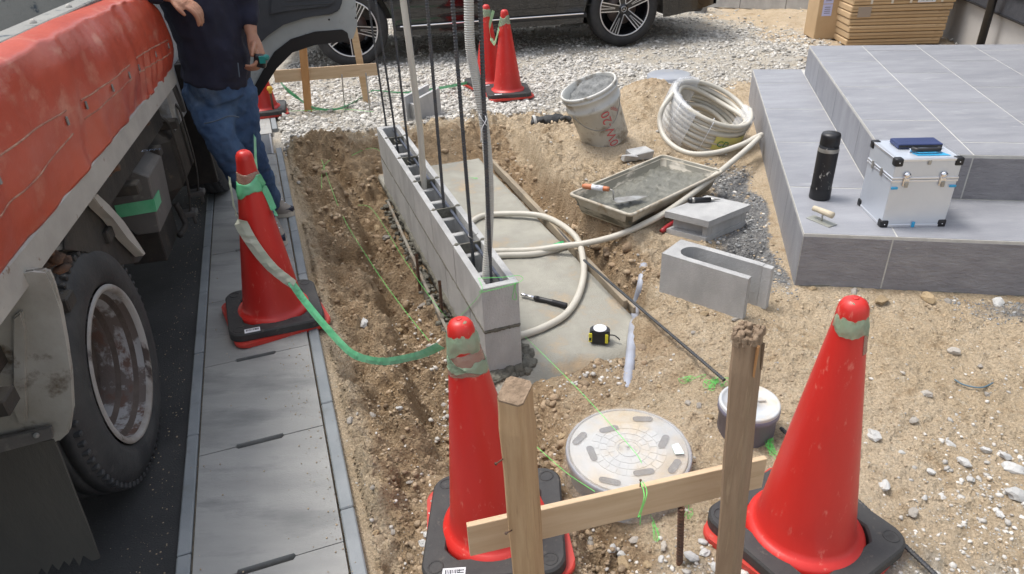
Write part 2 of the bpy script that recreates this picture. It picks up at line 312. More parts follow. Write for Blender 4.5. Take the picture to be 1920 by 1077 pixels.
# ---------------------------------------------------------------- mesh helpers
def rotz(a): return Matrix.Rotation(a, 4, 'Z')
def frame(o, x, y, z):
    return Matrix(((x[0], y[0], z[0], o[0]), (x[1], y[1], z[1], o[1]), (x[2], y[2], z[2], o[2]), (0, 0, 0, 1)))
def axisM(o, zdir, xhint=(1, 0, 0)):
    z = Vector(zdir).normalized(); x = Vector(xhint); x = (x - z * x.dot(z))
    if x.length < 1e-4: x = Vector((0, 1, 0)) - z * z.y
    x.normalize(); return frame(o, x, z.cross(x), z)
class MB:
    def __init__(s): s.bm = bmesh.new(); s.mats = []
    def mi(s, m):
        if m is None: return 0
        if m not in s.mats: s.mats.append(m)
        return s.mats.index(m)
    def _fin(s, geom_faces, m, smooth):
        k = s.mi(m)
        for f in geom_faces: f.material_index = k; f.smooth = smooth
    def box(s, c, d, M=None, m=None, bev=0., seg=1, smooth=False, jit=0.):
        before = set(s.bm.faces)
        r = bmesh.ops.create_cube(s.bm, size=1)
        vs = r['verts']
        for v in vs:
            v.co = Vector((v.co.x * d[0] + c[0], v.co.y * d[1] + c[1], v.co.z * d[2] + c[2]))
            if jit: v.co += Vector((rnd.uniform(-jit, jit), rnd.uniform(-jit, jit), rnd.uniform(-jit, jit)))
        if bev: bmesh.ops.bevel(s.bm, geom=list({e for v in vs for e in v.link_edges}), offset=bev, segments=seg, profile=.5, affect='EDGES')
        fs = [f for f in s.bm.faces if f not in before]
        if M is not None:
            for v in {v for f in fs for v in f.verts}: v.co = M @ v.co
        s._fin(fs, m, smooth); return s
    def lathe(s, prof, M=None, m=None, n=32, smooth=True, cap0=False, cap1=False, closed=False):
        rings = []; M = M or Matrix()
        for (r, z) in prof:
            rings.append([s.bm.verts.new(M @ Vector((r * math.cos(2 * math.pi * k / n), r * math.sin(2 * math.pi * k / n), z))) for k in range(n)])
        fs = []
        L_ = len(rings)
        for i in range(L_ if closed else L_ - 1):
            a, b = rings[i], rings[(i + 1) % L_]
            for k in range(n): fs.append(s.bm.faces.new((a[k], a[(k + 1) % n], b[(k + 1) % n], b[k])))
        if cap0: fs.append(s.bm.faces.new(rings[0][::-1]))
        if cap1: fs.append(s.bm.faces.new(rings[-1]))
        s._fin(fs, m, smooth); return s
    def tube(s, pts, r, m=None, n=10, caps=True, closed=False, smooth=True):
        pts = [Vector(p) for p in pts]; N = len(pts); rr = r if hasattr(r, '__len__') else [r] * N
        rings = []; up = None
        for i, p in enumerate(pts):
            if closed: t = pts[(i + 1) % N] - pts[i - 1]
            else: t = pts[min(i + 1, N - 1)] - pts[max(i - 1, 0)]
            if t.length < 1e-9: t = Vector((0, 0, 1))
            t.normalize()
            if up is None:
                up = Vector((0, 0, 1)) if abs(t.z) < .9 else Vector((1, 0, 0))
            up = (up - t * up.dot(t)).normalized(); sd = t.cross(up)
            ra = rr[i]; ra = ra if hasattr(ra, '__len__') else (ra, ra)
            rings.append([s.bm.verts.new(p + sd * (ra[0] * math.cos(2 * math.pi * k / n)) + up * (ra[1] * math.sin(2 * math.pi * k / n))) for k in range(n)])
        fs = []
        for i in range(N if closed else N - 1):
            a, b = rings[i], rings[(i + 1) % N]
            for k in range(n): fs.append(s.bm.faces.new((a[k], a[(k + 1) % n], b[(k + 1) % n], b[k])))
        if caps and not closed: fs.append(s.bm.faces.new(rings[0][::-1])); fs.append(s.bm.faces.new(rings[-1]))
        s._fin(fs, m, smooth); return s
    def prism(s, poly, vec, m=None, smooth=False):
        """closed prism over a 3d outline"""
        vec = Vector(vec); a = [s.bm.verts.new(Vector(p)) for p in poly]; b = [s.bm.verts.new(Vector(p) + vec) for p in poly]; n = len(a)
        fs = [s.bm.faces.new(a[::-1]), s.bm.faces.new(b)] + [s.bm.faces.new((a[i], a[(i + 1) % n], b[(i + 1) % n], b[i])) for i in range(n)]
        s._fin(fs, m, smooth); return s
    def grid(s, rows, m=None, smooth=True):
        vs = [[s.bm.verts.new(Vector(p)) for p in r] for r in rows]; fs = []
        for i in range(len(vs) - 1):
            for j in range(len(vs[0]) - 1): fs.append(s.bm.faces.new((vs[i][j], vs[i][j + 1], vs[i + 1][j + 1], vs[i + 1][j])))
        s._fin(fs, m, smooth); return s
    def ball(s, c, r, m=None, n=2, M=None):
        before = set(s.bm.faces); q = bmesh.ops.create_icosphere(s.bm, subdivisions=n, radius=1)
        r = r if hasattr(r, '__len__') else (r, r, r)
        for v in q['verts']:
            v.co = Vector((v.co.x * r[0], v.co.y * r[1], v.co.z * r[2]))
            if M is not None: v.co = M @ v.co
            v.co += Vector(c)
        s._fin([f for f in s.bm.faces if f not in before], m, True); return s
    def build(s, name, m=None, parent=None, M=None, mods=(), loc=None):
        bmesh.ops.recalc_face_normals(s.bm, faces=s.bm.faces)
        if M is not None: bmesh.ops.transform(s.bm, matrix=M, verts=s.bm.verts)
        if loc is not None: bmesh.ops.translate(s.bm, vec=-Vector(loc), verts=s.bm.verts)
        me = bpy.data.meshes.new(name); s.bm.to_mesh(me); s.bm.free()
        for q in (s.mats or [m]): me.materials.append(q)
        o = bpy.data.objects.new(name, me); COL.objects.link(o)
        if loc is not None: o.location = loc
        if parent is not None: o.parent = parent
        for (ty, kw) in mods:
            md = o.modifiers.new(ty.lower(), ty)
            for k, v in kw.items(): setattr(md, k, v)
        return o
def tag(o, label=None, cat=None, group=None, kind=None):
    for k, v in (('label', label), ('category', cat), ('group', group), ('kind', kind)):
        if v: o[k] = v
    return o
def thing(name, label, cat, loc=(0, 0, 0), M=None, group=None):
    o = bpy.data.objects.new(name, None); COL.objects.link(o); o.empty_display_size = .1
    if M is not None: o.matrix_world = M
    else: o.location = loc
    return tag(o, label, cat, group)
def kids(o): return [c for c in list(COL.objects) if c.parent == o]
def dup(root, label, M=None):
    fam = {}
    def rec(o, par):
        c = o.copy(); COL.objects.link(c); c.parent = par
        for ch in kids_of.get(o.name, []): rec(ch, c)
        return c
    kids_of = {}
    for q in COL.objects:
        if q.parent: kids_of.setdefault(q.parent.name, []).append(q)
    c = rec(root, None)
    if M is not None: c.matrix_world = M
    c['label'] = label
    return c
def spline(pts, n=8, closed=False):
    P_ = [Vector(p) for p in pts]; out = []; N = len(P_)
    rng = range(N if closed else N - 1)
    for i in rng:
        if closed: a, b, c, d = P_[i - 1], P_[i], P_[(i + 1) % N], P_[(i + 2) % N]
        else: a, b, c, d = P_[max(i - 1, 0)], P_[i], P_[i + 1], P_[min(i + 2, N - 1)]
        for k in range(n):
            t = k / n
            out.append(.5 * ((2 * b) + (c - a) * t + (2 * a - 5 * b + 4 * c - d) * t * t + (3 * b - a - 3 * c + d) * t ** 3))
    if not closed: out.append(P_[-1])
    return out
def text_polys(txt, size):
    cu = bpy.data.curves.new('t', 'FONT'); cu.body = txt; cu.size = size; cu.align_x = 'CENTER'; cu.align_y = 'CENTER'; cu.resolution_u = 2
    o = bpy.data.objects.new('t', cu); COL.objects.link(o)
    dg = bpy.context.evaluated_depsgraph_get(); me = bpy.data.meshes.new_from_object(o.evaluated_get(dg))
    vs = [v.co.copy() for v in me.vertices]; fs = [tuple(p.vertices) for p in me.polygons]
    bpy.data.objects.remove(o); bpy.data.curves.remove(cu); bpy.data.meshes.remove(me)
    return vs, fs
def text_obj(name, txt, size, m, M=None, parent=None, fn=None, bold=0):
    vs, fs = text_polys(txt, size); me = bpy.data.meshes.new(name)
    vs = [fn(v) if fn else v for v in vs]
    if M is not None: vs = [M @ v for v in vs]
    me.from_pydata(vs, [], fs); me.materials.append(m); o = bpy.data.objects.new(name, me); COL.objects.link(o)
    if parent: o.parent = parent
    return o
def np_mesh(name, V, F, m, attrs=None, smooth=False):
    me = bpy.data.meshes.new(name); nv, nf = len(V), len(F); k = F.shape[1]
    me.vertices.add(nv); me.vertices.foreach_set('co', V.astype(np.float32).ravel())
    me.loops.add(nf * k); me.loops.foreach_set('vertex_index', F.astype(np.int32).ravel())
    me.polygons.add(nf); me.polygons.foreach_set('loop_start', np.arange(0, nf * k, k, dtype=np.int32)); me.polygons.foreach_set('loop_total', np.full(nf, k, dtype=np.int32))
    if smooth: me.polygons.foreach_set('use_smooth', np.ones(nf, dtype=bool))
    for a, v in (attrs or {}).items():
        at = me.attributes.new(a, 'FLOAT', 'POINT'); at.data.foreach_set('value', v.astype(np.float32).ravel())
    me.update(calc_edges=True); me.validate(); me.materials.append(m)
    o = bpy.data.objects.new(name, me); COL.objects.link(o); return o

# ---------------------------------------------------------------- GROUND
def soil_attrs(x, y):
    h, s, o = terrain(x, y)
    w1 = fbm(x, y, 1.7, 3, 21) * .8
    wet = .95 * hump(.02, .12, .62, .8, o) * (1 - sst(4.9, 5.1, s)) + .95 * hump(1.34, 1.37, 1.5, 1.62, o) * hump(2.3, 2.6, 4.9, 5.1, s) \
        + .8 * hump(-.05, .2, 1.5, 1.7, o) * hump(4.55, 4.7, 4.92, 5.02, s) + .45 * hump(.4, .7, 1.2, 1.5, o) * hump(1.6, 1.8, 2.1, 2.2, s) \
        + .4 * np.exp(-(((x - 1.13) / .34) ** 2 + ((y - 5.3) / .36) ** 2)) + .1
    wet = np.clip(wet + w1 * .35, 0, 1)
    gravel = sst(5.0, 5.35, s + .12 * np.maximum(0, o) * 0 + w1 * .25) * (1 - .85 * sst(2.4, 3.4, x + w1 - .15 * (9.0 - y)) * sst(6.2, 7.2, y))
    gravel = gravel * (1 - .9 * np.exp(-(((x - 1.15) / .5) ** 2 + ((y - 5.2) / .5) ** 2) ** 2))
    gravel = np.maximum(gravel, .75 * sst(1.1, 1.9, x + .3 * w1) * (1 - sst(1.1, 1.6, y + w1 * .4)))
    gravel = np.maximum(gravel, .55 * (1 - sst(1.1, 1.35, y)) * sst(.1, .3, x))
    # crushed stone against the porch side
    ax = x - .98; bx = y - 2.6
    q = P(1507, 438, .25); rx = (x - q.x) * PU.x + (y - q.y) * PU.y; rv = (x - q.x) * -PU.y + (y - q.y) * PU.x
    grey = .9 * hump(.0, .06, .22, .42, rv + w1 * .25) * hump(-.15, .1, 1.2, 1.7, rx)
    rf = -((x - q.x) * PU.x + (y - q.y) * PU.y)
    grey = np.maximum(grey, .6 * hump(.0, .04, .12, .25, rf + w1 * .1) * sst(.5, .8, (x - q.x) * PV.x + (y - q.y) * PV.y))
    return wet, gravel, grey
def sheet(name, x0, x1, y0, y1, st, drop=0., hole=None):
    xs = np.arange(x0, x1 + st * .5, st); ys = np.arange(y0, y1 + st * .5, st)
    X, Yv = np.meshgrid(xs, ys); h, s, o = terrain(X, Yv)
    q = P(1507, 438, .25)
    wet, gr, gy = soil_attrs(X, Yv)
    V = np.stack([X, Yv, h - drop], -1).reshape(-1, 3); nx = len(xs)
    i = np.arange((len(ys) - 1) * (nx - 1)); r = i // (nx - 1); c = i % (nx - 1); a = r * nx + c
    F = np.stack([a, a + 1, a + nx + 1, a + nx], -1)
    if hole:
        cx = X.ravel()[a] + st / 2; cy = Yv.ravel()[a] + st / 2
        F = F[~((cx > hole[0]) & (cx < hole[1]) & (cy > hole[2]) & (cy < hole[3]))]
    # keep only what lies right of the gutter
    oo = o.ravel()[F[:, 0]]; F = F[oo > -.10]
    return tag(np_mesh(name, V, F, M_soil, dict(wet=wet.ravel(), gravel=gr.ravel(), grey=gy.ravel()), True), 'bare sandy soil of the building site, dug and trodden beside the gutter' if name == 'site_ground' else 'coarser continuation of the site soil towards the horizon', None, None, 'structure')
FX0, FX1, FY0, FY1 = -2.2, 3.0, .6, 6.8
sheet('site_ground', FX0, FX1, FY0, FY1, .0095)
MX0, MX1, MY0, MY1 = -5.0, 9.0, -1.2, 15
sheet('outer_ground', MX0, MX1, MY0, MY1, .06, .0, (FX0 + .04, FX1 - .04, FY0 + .04, FY1 - .04))
b = MB(); b.box((0, 20, -.60), (200, 200, .02), m=M_soil); tag(b.build('far_ground'), 'plain ground beyond the site', kind='structure')
# road
b = MB(); pts = [G(-12, -.505), G(40, -.505), G(40, -9), G(-12, -9)]
b.prism([p + Vector((0, 0, -.12)) for p in pts], (0, 0, .107)); tag(b.build('road', M_asph), 'dark asphalt road under the truck', kind='structure')
# gutter: left rim, covers, right rim
gut = thing('gutter', 'light concrete roadside gutter with slotted covers running past the truck', 'gutter', G(0, -.26))
def gbox(s0, s1, o0, o1, z0, z1, name, m, bev=.003):
    b = MB(); b.box(((s0 + s1) / 2, (o0 + o1) / 2, (z0 + z1) / 2), (s1 - s0, o1 - o0, z1 - z0), frame((0, 0, 0), DS, DN, (0, 0, 1)), bev=bev)
    o = b.build(name, m, None, loc=G(0, -.26)); o.parent = gut; o.location = (0, 0, 0); return o
gbox(-1, 14, -.49, -.03, -.2, -.055, 'channel_bed', M_jt, 0); gbox(-1, 14, -.4688, -.4635, -.054, -.008, 'joint_filling', M_jt, 0)
for k in range(-2, 22):
    s0 = 1.413 + .52 * k; s1 = s0 + .52
    if abs(s0 - 5.05) < .27:      # the steel grating stands in for one cover
        b = MB(); Mg = frame((0, 0, 0), DS, DN, (0, 0, 1)); L0 = G(0, -.26)
        for oo in (-.455, -.085): b.box(((s0 + s1) / 2, oo, -.012), (s1 - s0 - .01, .012, .024), Mg)
        for j in range(34): b.box((s0 + .02 + j * .0145, -.27, -.012), (.005, .36, .022), Mg)
        g_ = b.build('steel_grating', mat('galvanised_grating', (.30, .33, .35), rough=.45, metal=.5), None, loc=L0); g_.parent = gut; g_.location = (0, 0, 0); continue
    b = MB(); e = .0016; a0, a1 = -.4625, -.0665; c0, c1, dp = -.35, -.195, .0115   # slots half in each cover at the joint
    def q(s_, o_): return G(s_, o_, -.06)
    poly = [q(s0 + e, a0), q(s0 + e, c0), q(s0 + dp, c0 + .004), q(s0 + dp, c1 - .004), q(s0 + e, c1), q(s0 + e, a1), q(s1 - e, a1), q(s1 - e, c1), q(s1 - dp, c1 - .008), q(s1 - dp, c0 + .008), q(s1 - e, c0), q(s1 - e, a0)]
    b.prism([p - G(0, -.26) for p in poly], (0, 0, .06 + rnd.uniform(-.0015, .001))); o = b.build('gutter_cover', M_gut, gut)
    for (o0, o1, nm) in ((-.507, -.470, 'left_rim'), (-.0605, -.020, 'right_rim')):
        gbox(s0 + .12 + e, s1 + .12 - e, o0, o1, -.16, 0.0 + rnd.uniform(-.001, .001), nm, M_kerb, .004)

# ---------------------------------------------------------------- loose stones, clods and gravel (uncountable, kept as three masses)
def ico(sub):
    bm = bmesh.new(); bmesh.ops.create_icosphere(bm, subdivisions=sub, radius=1); V = np.array([v.co[:] for v in bm.verts]); F = np.array([[v.index for v in f.verts] for f in bm.faces]); bm.free(); return V, F
IV, IF = ico(1)
rs = np.random.RandomState(3)
def scatter(name, N, region, size, m, keep, label, flat=.65, sink=.35):
    x0, x1, y0, y1 = region
    x = rs.uniform(x0, x1, N * 3); y = 1 / rs.uniform(1 / y1 ** 1.2, 1 / y0 ** 1.2, N * 3) ** (1 / 1.2) if y0 > 0 else rs.uniform(y0, y1, N * 3)
    h, s, o = terrain(x, y); wet, gr, gy = soil_attrs(x, y)
    pr = keep(x, y, s, o, wet, gr, gy); ok = (rs.uniform(0, 1, len(x)) < pr) & (o > .0)
    # nothing inside slab, wall, porch
    ok &= ~((o > .485) & (o < 1.385) & (s > 2.02) & (s < 4.62))
    q = P(1507, 438, .25); ru = (x - q.x) * PU.x + (y - q.y) * PU.y; rv = (x - q.x) * PV.x + (y - q.y) * PV.y
    ok &= ~((ru > -.01) & (rv > -.01) & (ru < 3.05))
    x, y, h = x[ok][:N], y[ok][:N], h[ok][:N]; n = len(x)
    r = size[0] * (size[1] / size[0]) ** (rs.uniform(0, 1, n) ** 2.6) * np.clip(y / 2.6, .75, 1.6)
    var = rs.normal(0, .16, (n, len(IV), 1)) + 1
    sc = np.stack([rs.uniform(.75, 1.3, n), rs.uniform(.7, 1.1, n), rs.uniform(flat * .7, flat * 1.15, n)], -1)[:, None, :] * r[:, None, None]
    V = IV[None] * var * sc; a = rs.uniform(0, 6.28, n); c, s_ = np.cos(a)[:, None], np.sin(a)[:, None]
    t = rs.normal(0, .35, (n, 1)); Vz = V[..., 2] * np.cos(t) + V[..., 0] * np.sin(t); Vx = V[..., 0] * np.cos(t) - V[..., 2] * np.sin(t)
    X = Vx * c - V[..., 1] * s_ + x[:, None]; Yv = Vx * s_ + V[..., 1] * c + y[:, None]; Z = Vz + (h + r * flat * sink)[:, None]
    VV = np.stack([X, Yv, Z], -1).reshape(-1, 3); FF = (IF[None] + (np.arange(n) * len(IV))[:, None, None]).reshape(-1, 3)
    return tag(np_mesh(name, VV, FF, m), label, None, None, 'stuff')
scatter('gravel', 52000, (-2.3, 5.2, 4.5, 10.8), (.0045, .017), M_stone, lambda x, y, s, o, w, g, k: np.clip(g * 1.1 - .1, 0, 1) * (.30 + .70 * (fbm(x, y, 1.9, 3, 40) > -.03)), 'pale crushed stone spread in front of the black car', .6, .1)
scatter('scattered_gravel', 15000, (-.6, 3.2, .8, 5.6), (.002, .0115), M_stone, lambda x, y, s, o, w, g, k: .12 + .9 * g + .9 * k + .15 * w, 'small pale stones strewn over the sandy soil', .6, .1)
scatter('pit_gravel', 2600, (-.75, 1.1, 1.2, 3.0), (.006, .017), M_stone, lambda x, y, s, o, w, g, k: np.clip(np.exp(-(((s - 1.93) / .16) ** 2 + ((o - .40) / .08) ** 2)) + 1. * np.exp(-(((s - 1.93) / .06) ** 2 + ((o - .95) / .14) ** 2)) + .9 * hump(.38, .43, .47, .49, o) * hump(2.0, 2.3, 4.2, 4.6, s), 0, 1), 'grey crushed stone lying in the bottom of the trench', .7, .2)
scatter('soil_clods', 30000, (-1.6, 2.6, .9, 5.9), (.0022, .010), M_clod, lambda x, y, s, o, w, g, k: .12 + .5 * (fbm(x, y, 2.6, 2, 51) > .05) * (g < .3), 'dry crumbs and clods of sandy soil', .6, 0.)
scatter('damp_soil_clods', 20000, (-1.9, 1.6, 1.1, 5.5), (.0025, .020), M_clodw, lambda x, y, s, o, w, g, k: np.clip(w * 1.2 - .45, 0, 1) * (.25 + .75 * (fbm(x, y, 3.1, 3, 61) > -.02)), 'damp brown clods in the trench', .7, -.05)
scatter('front_gravel', 7000, (.2, 2.6, .85, 1.9), (.003, .015), M_stone, lambda x, y, s, o, w, g, k: np.clip(sst(1.0, 1.7, x + .4 * fbm(x, y, 2, 2, 71)) * (1 - sst(1.3, 1.9, y + .4 * fbm(x, y, 2, 2, 72))) + .9 * (1 - sst(1.1, 1.32, y)) * hump(.15, .3, .7, .9, x), 0, 1), 'whitish gravel strewn over the soil in the right foreground', .65, .1)
scatter('clod_heap', 2600, (-1.9, 1.2, 1.4, 5.6), (.010, .034), M_clodw, lambda x, y, s, o, w, g, k: np.clip(w * 1.3 - .6, 0, 1) * (fbm(x, y, 2.3, 3, 91) > .07), 'larger damp lumps of dug earth in the trench', .7, -.15)
scatter('grey_chippings', 6000, (.9, 2.6, 2.2, 5.8), (.003, .010), mat('grey_chip', (.17, .175, .18), (.30, .30, .29), .9, island=.4, scale=30), lambda x, y, s, o, w, g, k: np.clip(k * 1.3, 0, 1), 'dark grey chippings along the porch side', .6, .1)

def grit():
    n = 2600; s_ = rs.uniform(.9, 7, n) ; e = rs.uniform(0, 1, n); o_ = np.where(e < .4, -.066 - np.abs(rs.normal(0, .05, n)), np.where(e < .6, rs.uniform(-.5, -.02, n), -.53 - np.abs(rs.normal(0, .07, n))))
    ok = (o_ > -1.0) & (o_ < -.02); s_, o_ = s_[ok], o_[ok]; n = len(s_); z = np.where(o_ < -.507, -.012, .001)
    x = DS.x * s_ + DN.x * o_; y = DS.y * s_ + DN.y * o_; r = .0008 + .0026 * rs.uniform(0, 1, n) ** 3
    V = IV[None] * (rs.normal(0, .16, (n, len(IV), 1)) + 1) * r[:, None, None]; V[..., 0] += x[:, None]; V[..., 1] += y[:, None]; V[..., 2] = V[..., 2] * .6 + z[:, None]
    F = (IF[None] + (np.arange(n) * len(IV))[:, None, None]).reshape(-1, 3)
    tag(np_mesh('grit', V.reshape(-1, 3), F, M_clod), 'fine sandy grit trodden over the gutter and the road edge', None, None, 'stuff')
grit()
def rock_mesh(seed, r, m):
    bm = bmesh.new(); bmesh.ops.create_icosphere(bm, subdivisions=2, radius=1); f = Vector((seed * 3.1, seed * 1.7, 0))
    for v in bm.verts:
        n = noise.noise(v.co * 1.1 + f) * .55 + noise.noise(v.co * 2.7 + f) * .22
        v.co = v.co * (1 + n); v.co.z *= .62; v.co.x *= 1.15
        v.co *= r
    me = bpy.data.meshes.new('stone'); bm.to_mesh(me); bm.free(); me.materials.append(m); return me
M_whitest = mat('white_lime_stone', (.62, .62, .60), (.5, .49, .47), .9, scale=20, bump=.5, bscale=90, rnd_amt=.1)
M_ocher = mat('ochre_stone', (.45, .34, .20), (.36, .27, .17), .9, scale=12, bump=.5, bscale=70, rnd_amt=.12)
RM = [[rock_mesh(i + 9 * j, 1, mm) for i in range(5)] for j, mm in enumerate((M_whitest, M_ocher, M_peb))]
stones = [(1637, 818, 14, 0), (1575, 790, 6, 0), (1658, 912, 12, 0), (1712, 963, 11, 2), (1806, 868, 12, 0), (1900, 880, 14, 0), (1905, 930, 16, 0), (1780, 834, 8, 0), (1848, 845, 9, 0), (1745, 886, 8, 0), (1766, 932, 7, 0), (1733, 935, 6, 0), (1885, 856, 8, 0), (1788, 660, 11, 2), (1714, 789, 8, 2), (1735, 739, 9, 2), (1740, 562, 13, 1), (1652, 566, 14, 1), (1872, 570, 11, 0), (1777, 566, 7, 2), (1600, 548, 8, 2), (1524, 543, 7, 1), (1838, 688, 5, 2), (1296, 1045, 14, 0), (1318, 1018, 9, 0), (1322, 1038, 10, 0), (1340, 1065, 10, 0), (1190, 1014, 10, 2), (1150, 1030, 9, 0), (1165, 1040, 8, 0), (1245, 1024, 9, 2), (1240, 1050, 8, 0), (1170, 1058, 14, 1), (1215, 1060, 9, 1), (1107, 1020, 8, 2), (737, 998, 8, 2), (700, 915, 6, 2), (683, 607, 10, 0), (748, 767, 8, 0), (698, 780, 8, 2), (655, 790, 8, 2), (1055, 820, 10, 1), (1320, 590, 9, 1), (1300, 625, 6, 2), (1140, 880, 5, 2), (1310, 762, 8, 2), (1290, 757, 7, 2), (1330, 783, 8, 1), (705, 1000, 7, 1), (648, 950, 5, 0), (792, 1020, 9, 0), (800, 1004, 8, 0), (770, 905, 8, 2), (640, 470, 7, 2), (560, 343, 5, 2), (708, 430, 10, 1), (725, 447, 8, 2), (792, 575, 9, 2), (750, 620, 8, 1), (1235, 725, 6, 1), (1380, 600, 7, 2), (1560, 620, 6, 2), (1692, 700, 5, 2), (1850, 740, 6, 2), (1690, 850, 6, 0), (1820, 900, 8, 0), (1874, 965, 7, 0), (1640, 1000, 0, 0)]
adj = {0: 'white angular stone lying on the sandy soil', 1: 'tan rounded stone lying on the sandy soil', 2: 'small greyish pebble lying on the dirt'}
grp = {0: 'white stones scattered on the soil', 1: 'tan stones scattered on the soil', 2: 'grey pebbles scattered on the soil'}
for i, (px, py, rp, k) in enumerate(stones):
    if not rp: continue
    p = T(px, py); dist = (p - Vector((0, 0, H))).length; r = rp / FPX * dist * .82
    o = bpy.data.objects.new('stone', RM[k][i % 5]); COL.objects.link(o); o.location = p + Vector((0, 0, r * .22)); o.scale = (r * 1.05, r * .85, r); o.rotation_euler = (rnd.uniform(-.3, .3), rnd.uniform(-.3, .3), rnd.uniform(0, 6.28))
    tag(o, adj[k], 'stone', grp[k])

# ---------------------------------------------------------------- PORCH
O0 = P(1507, 438, .25); O0.z = 0
def PP(u, v, z=0): return O0 + PU * u + PV * v + Vector((0, 0, z))
porch = thing('tiled_porch', 'two step entrance porch clad in grey slate tiles at the right of the site', 'porch', O0)
b = MB()
def pslab(b, u0, u1, v0, v1, z0, z1, m=None):
    b.prism([PP(u0, v0, z0) - O0, PP(u0, v1, z0) - O0, PP(u1, v1, z0) - O0, PP(u1, v0, z0) - O0], (0, 0, z1 - z0), m)
LZ, UZ, U1, V1, UC, VC, PT, TW = .25, .46, 3.03, 2.2, .43, .365, .683, .364
pslab(b, .0012, U1 - .007, .0012, V1, -.06, LZ - .0012, M_grout); pslab(b, UC + .0012, U1 - .18, VC + .0012, V1, LZ - .01, UZ - .0012, M_grout)
b.build('grout_core', None, porch)
def tile_top(u0, u1, v0, v1, z):
    g = .0032; b = MB(); pslab(b, u0 + .0048, u1 - .0048, v0 + g, v1 - g, z - .011, z + rnd.uniform(-.0004, .0004)); b.build('tile', M_tile, porch)
def tile_side(u0, u1, v, z0, z1):      # faces -v
    g = .0028; b = MB(); pslab(b, u0 + g, u1 - g, v, v + .010, z0 + g, z1 - g); b.build('tile', M_tile, porch)
def tile_front(v0, v1, u, z0, z1):     # faces -u
    g = .0032; b = MB(); pslab(b, u, u + .010, v0 + g, v1 - g, z0 + g, z1 - g); b.build('tile', M_tiler, porch)
def cuts(a, b_, first, pitch):
    c = [a]; x = first
    while x < b_ - .02:
        if x > a + .02: c.append(x)
        x += pitch
    return c + [b_]
def pairs(c): return list(zip(c[:-1], c[1:]))
for a, c in pairs(cuts(VC, V1, VC + .66, PT)): tile_top(0, UC, a, c, LZ)
tile_top(0, .53, 0, VC, LZ)
for a, c in pairs(cuts(.53, U1, 1.215, PT)): tile_top(a, c, 0, VC, LZ)
# upper deck
r_ = 0; v = VC
while v < V1 - .02:
    ve = min(v + TW, V1)
    for a, c in pairs(cuts(UC, U1 - .1 if 0 else 2.855, (.95 if r_ % 2 == 0 else .61), PT)): tile_top(a, c, v, ve, UZ)
    v = ve; r_ += 1
for a, c in pairs(cuts(0, U1, .53, PT)): tile_side(a, c, 0, -.06, LZ - .012)
for a, c in pairs(cuts(UC, 2.855, .95, PT)): tile_side(a, c, VC, LZ, UZ - .012)
for a, c in pairs(cuts(0, V1, .352, PT)): tile_front(a, c, 0, -.012, LZ - .012)
for a, c in pairs(cuts(VC, V1, VC + TW, PT)): tile_front(a, c, UC, LZ, UZ - .012)
# mortar bed under the porch lip
b = MB(); pts = []
for i in range(60): pts.append([PP(-.012 - .012 * rnd.random(), .02 + i * .045, -.02) - O0, PP(.01, .02 + i * .045, .012 + .008 * rnd.random()) - O0])
b.grid(pts); b.build('mortar_bed', M_mort, porch)

# ---------------------------------------------------------------- HOUSE WALL, DOWNPIPE, BACK KERB
house = thing('house', 'grey rendered house wall with black siding behind the cardboard boxes', 'building', PP(0, 2.25))
def hl(u, w, z): return PP(u, w, z) - PP(0, 2.25)
b = MB(); b.prism([hl(-1, 2.22, -.1), hl(11, 2.22, -.1), hl(11, 6, -.1), hl(-1, 6, -.1)], (0, 0, .51)); b.build('foundation_wall', M_render, house)
b = MB(); b.prism([hl(-1, 2.165, .412), hl(11, 2.165, .412), hl(11, 6, .412), hl(-1, 6, .412)], (0, 0, .012)); b.build('drip_trim', M_blkm, house)
for k in range(16):
    z0 = .426 + k * .16; b = MB()
    b.prism([hl(-1, 2.18, z0), hl(-1, 2.20, z0 + .154), hl(-1, 2.33, z0 + .154), hl(-1, 2.33, z0)], PU * 12); b.build('siding_board', M_siding, house)
b = MB(); b.prism([hl(-1, 2.335, .43), hl(11, 2.335, .43), hl(11, 6, .43), hl(-1, 6, .43)], (0, 0, 2.6)); b.build('upper_wall', M_siding, house)
p0 = ON(1838, 84, PP(0, 2.10), PU.cross(Vector((0, 0, 1)))); p1 = ON(1857, 0, PP(0, 2.10), PU.cross(Vector((0, 0, 1))))
dpipe = thing('downpipe', 'slim black downpipe in front of the grey house wall', 'pipe', (p0.x, p0.y, 0))
b = MB(); q0 = Vector((0, 0, .0)); b.tube([q0, Vector((0, 0, 3.0))], .034, n=20); b.build('pipe', M_blkm, dpipe)
b = MB(); b.box((0, 0, .06), (.12, .12, .1), bev=.01); b.build('base_socket', M_blkm, dpipe)
bk = [P(1310, 14), P(1540, 20)]
kb = thing('back_kerb', 'low pale block wall at the far edge of the yard', 'wall', bk[0])
dk = (P(1540, 22) - P(1150, 4)).normalized()
for i in range(-6, 8):
    a = bk[0] + dk * (.62 * i) - bk[0] + Vector((0, .1, 0)); b = MB(); nrm = Vector((-dk.y, dk.x, 0))
    b.prism([a + dk * .004, a + dk * .616, a + dk * .616 + nrm * .12, a + dk * .004 + nrm * .12], (0, 0, .34)); b.build('block', M_block, kb)
p = P(1314, 22); st = thing('pipe_stub', 'short grey pipe stub standing by the rear of the car', 'pipe', (p.x, p.y, 0))
b = MB(); b.lathe([(.085, -.1), (.085, .17), (.092, .17), (.092, .24), (.075, .24), (.075, .2)], m=M_pvc, n=28, cap1=True); b.build('socket', M_pvc, st)

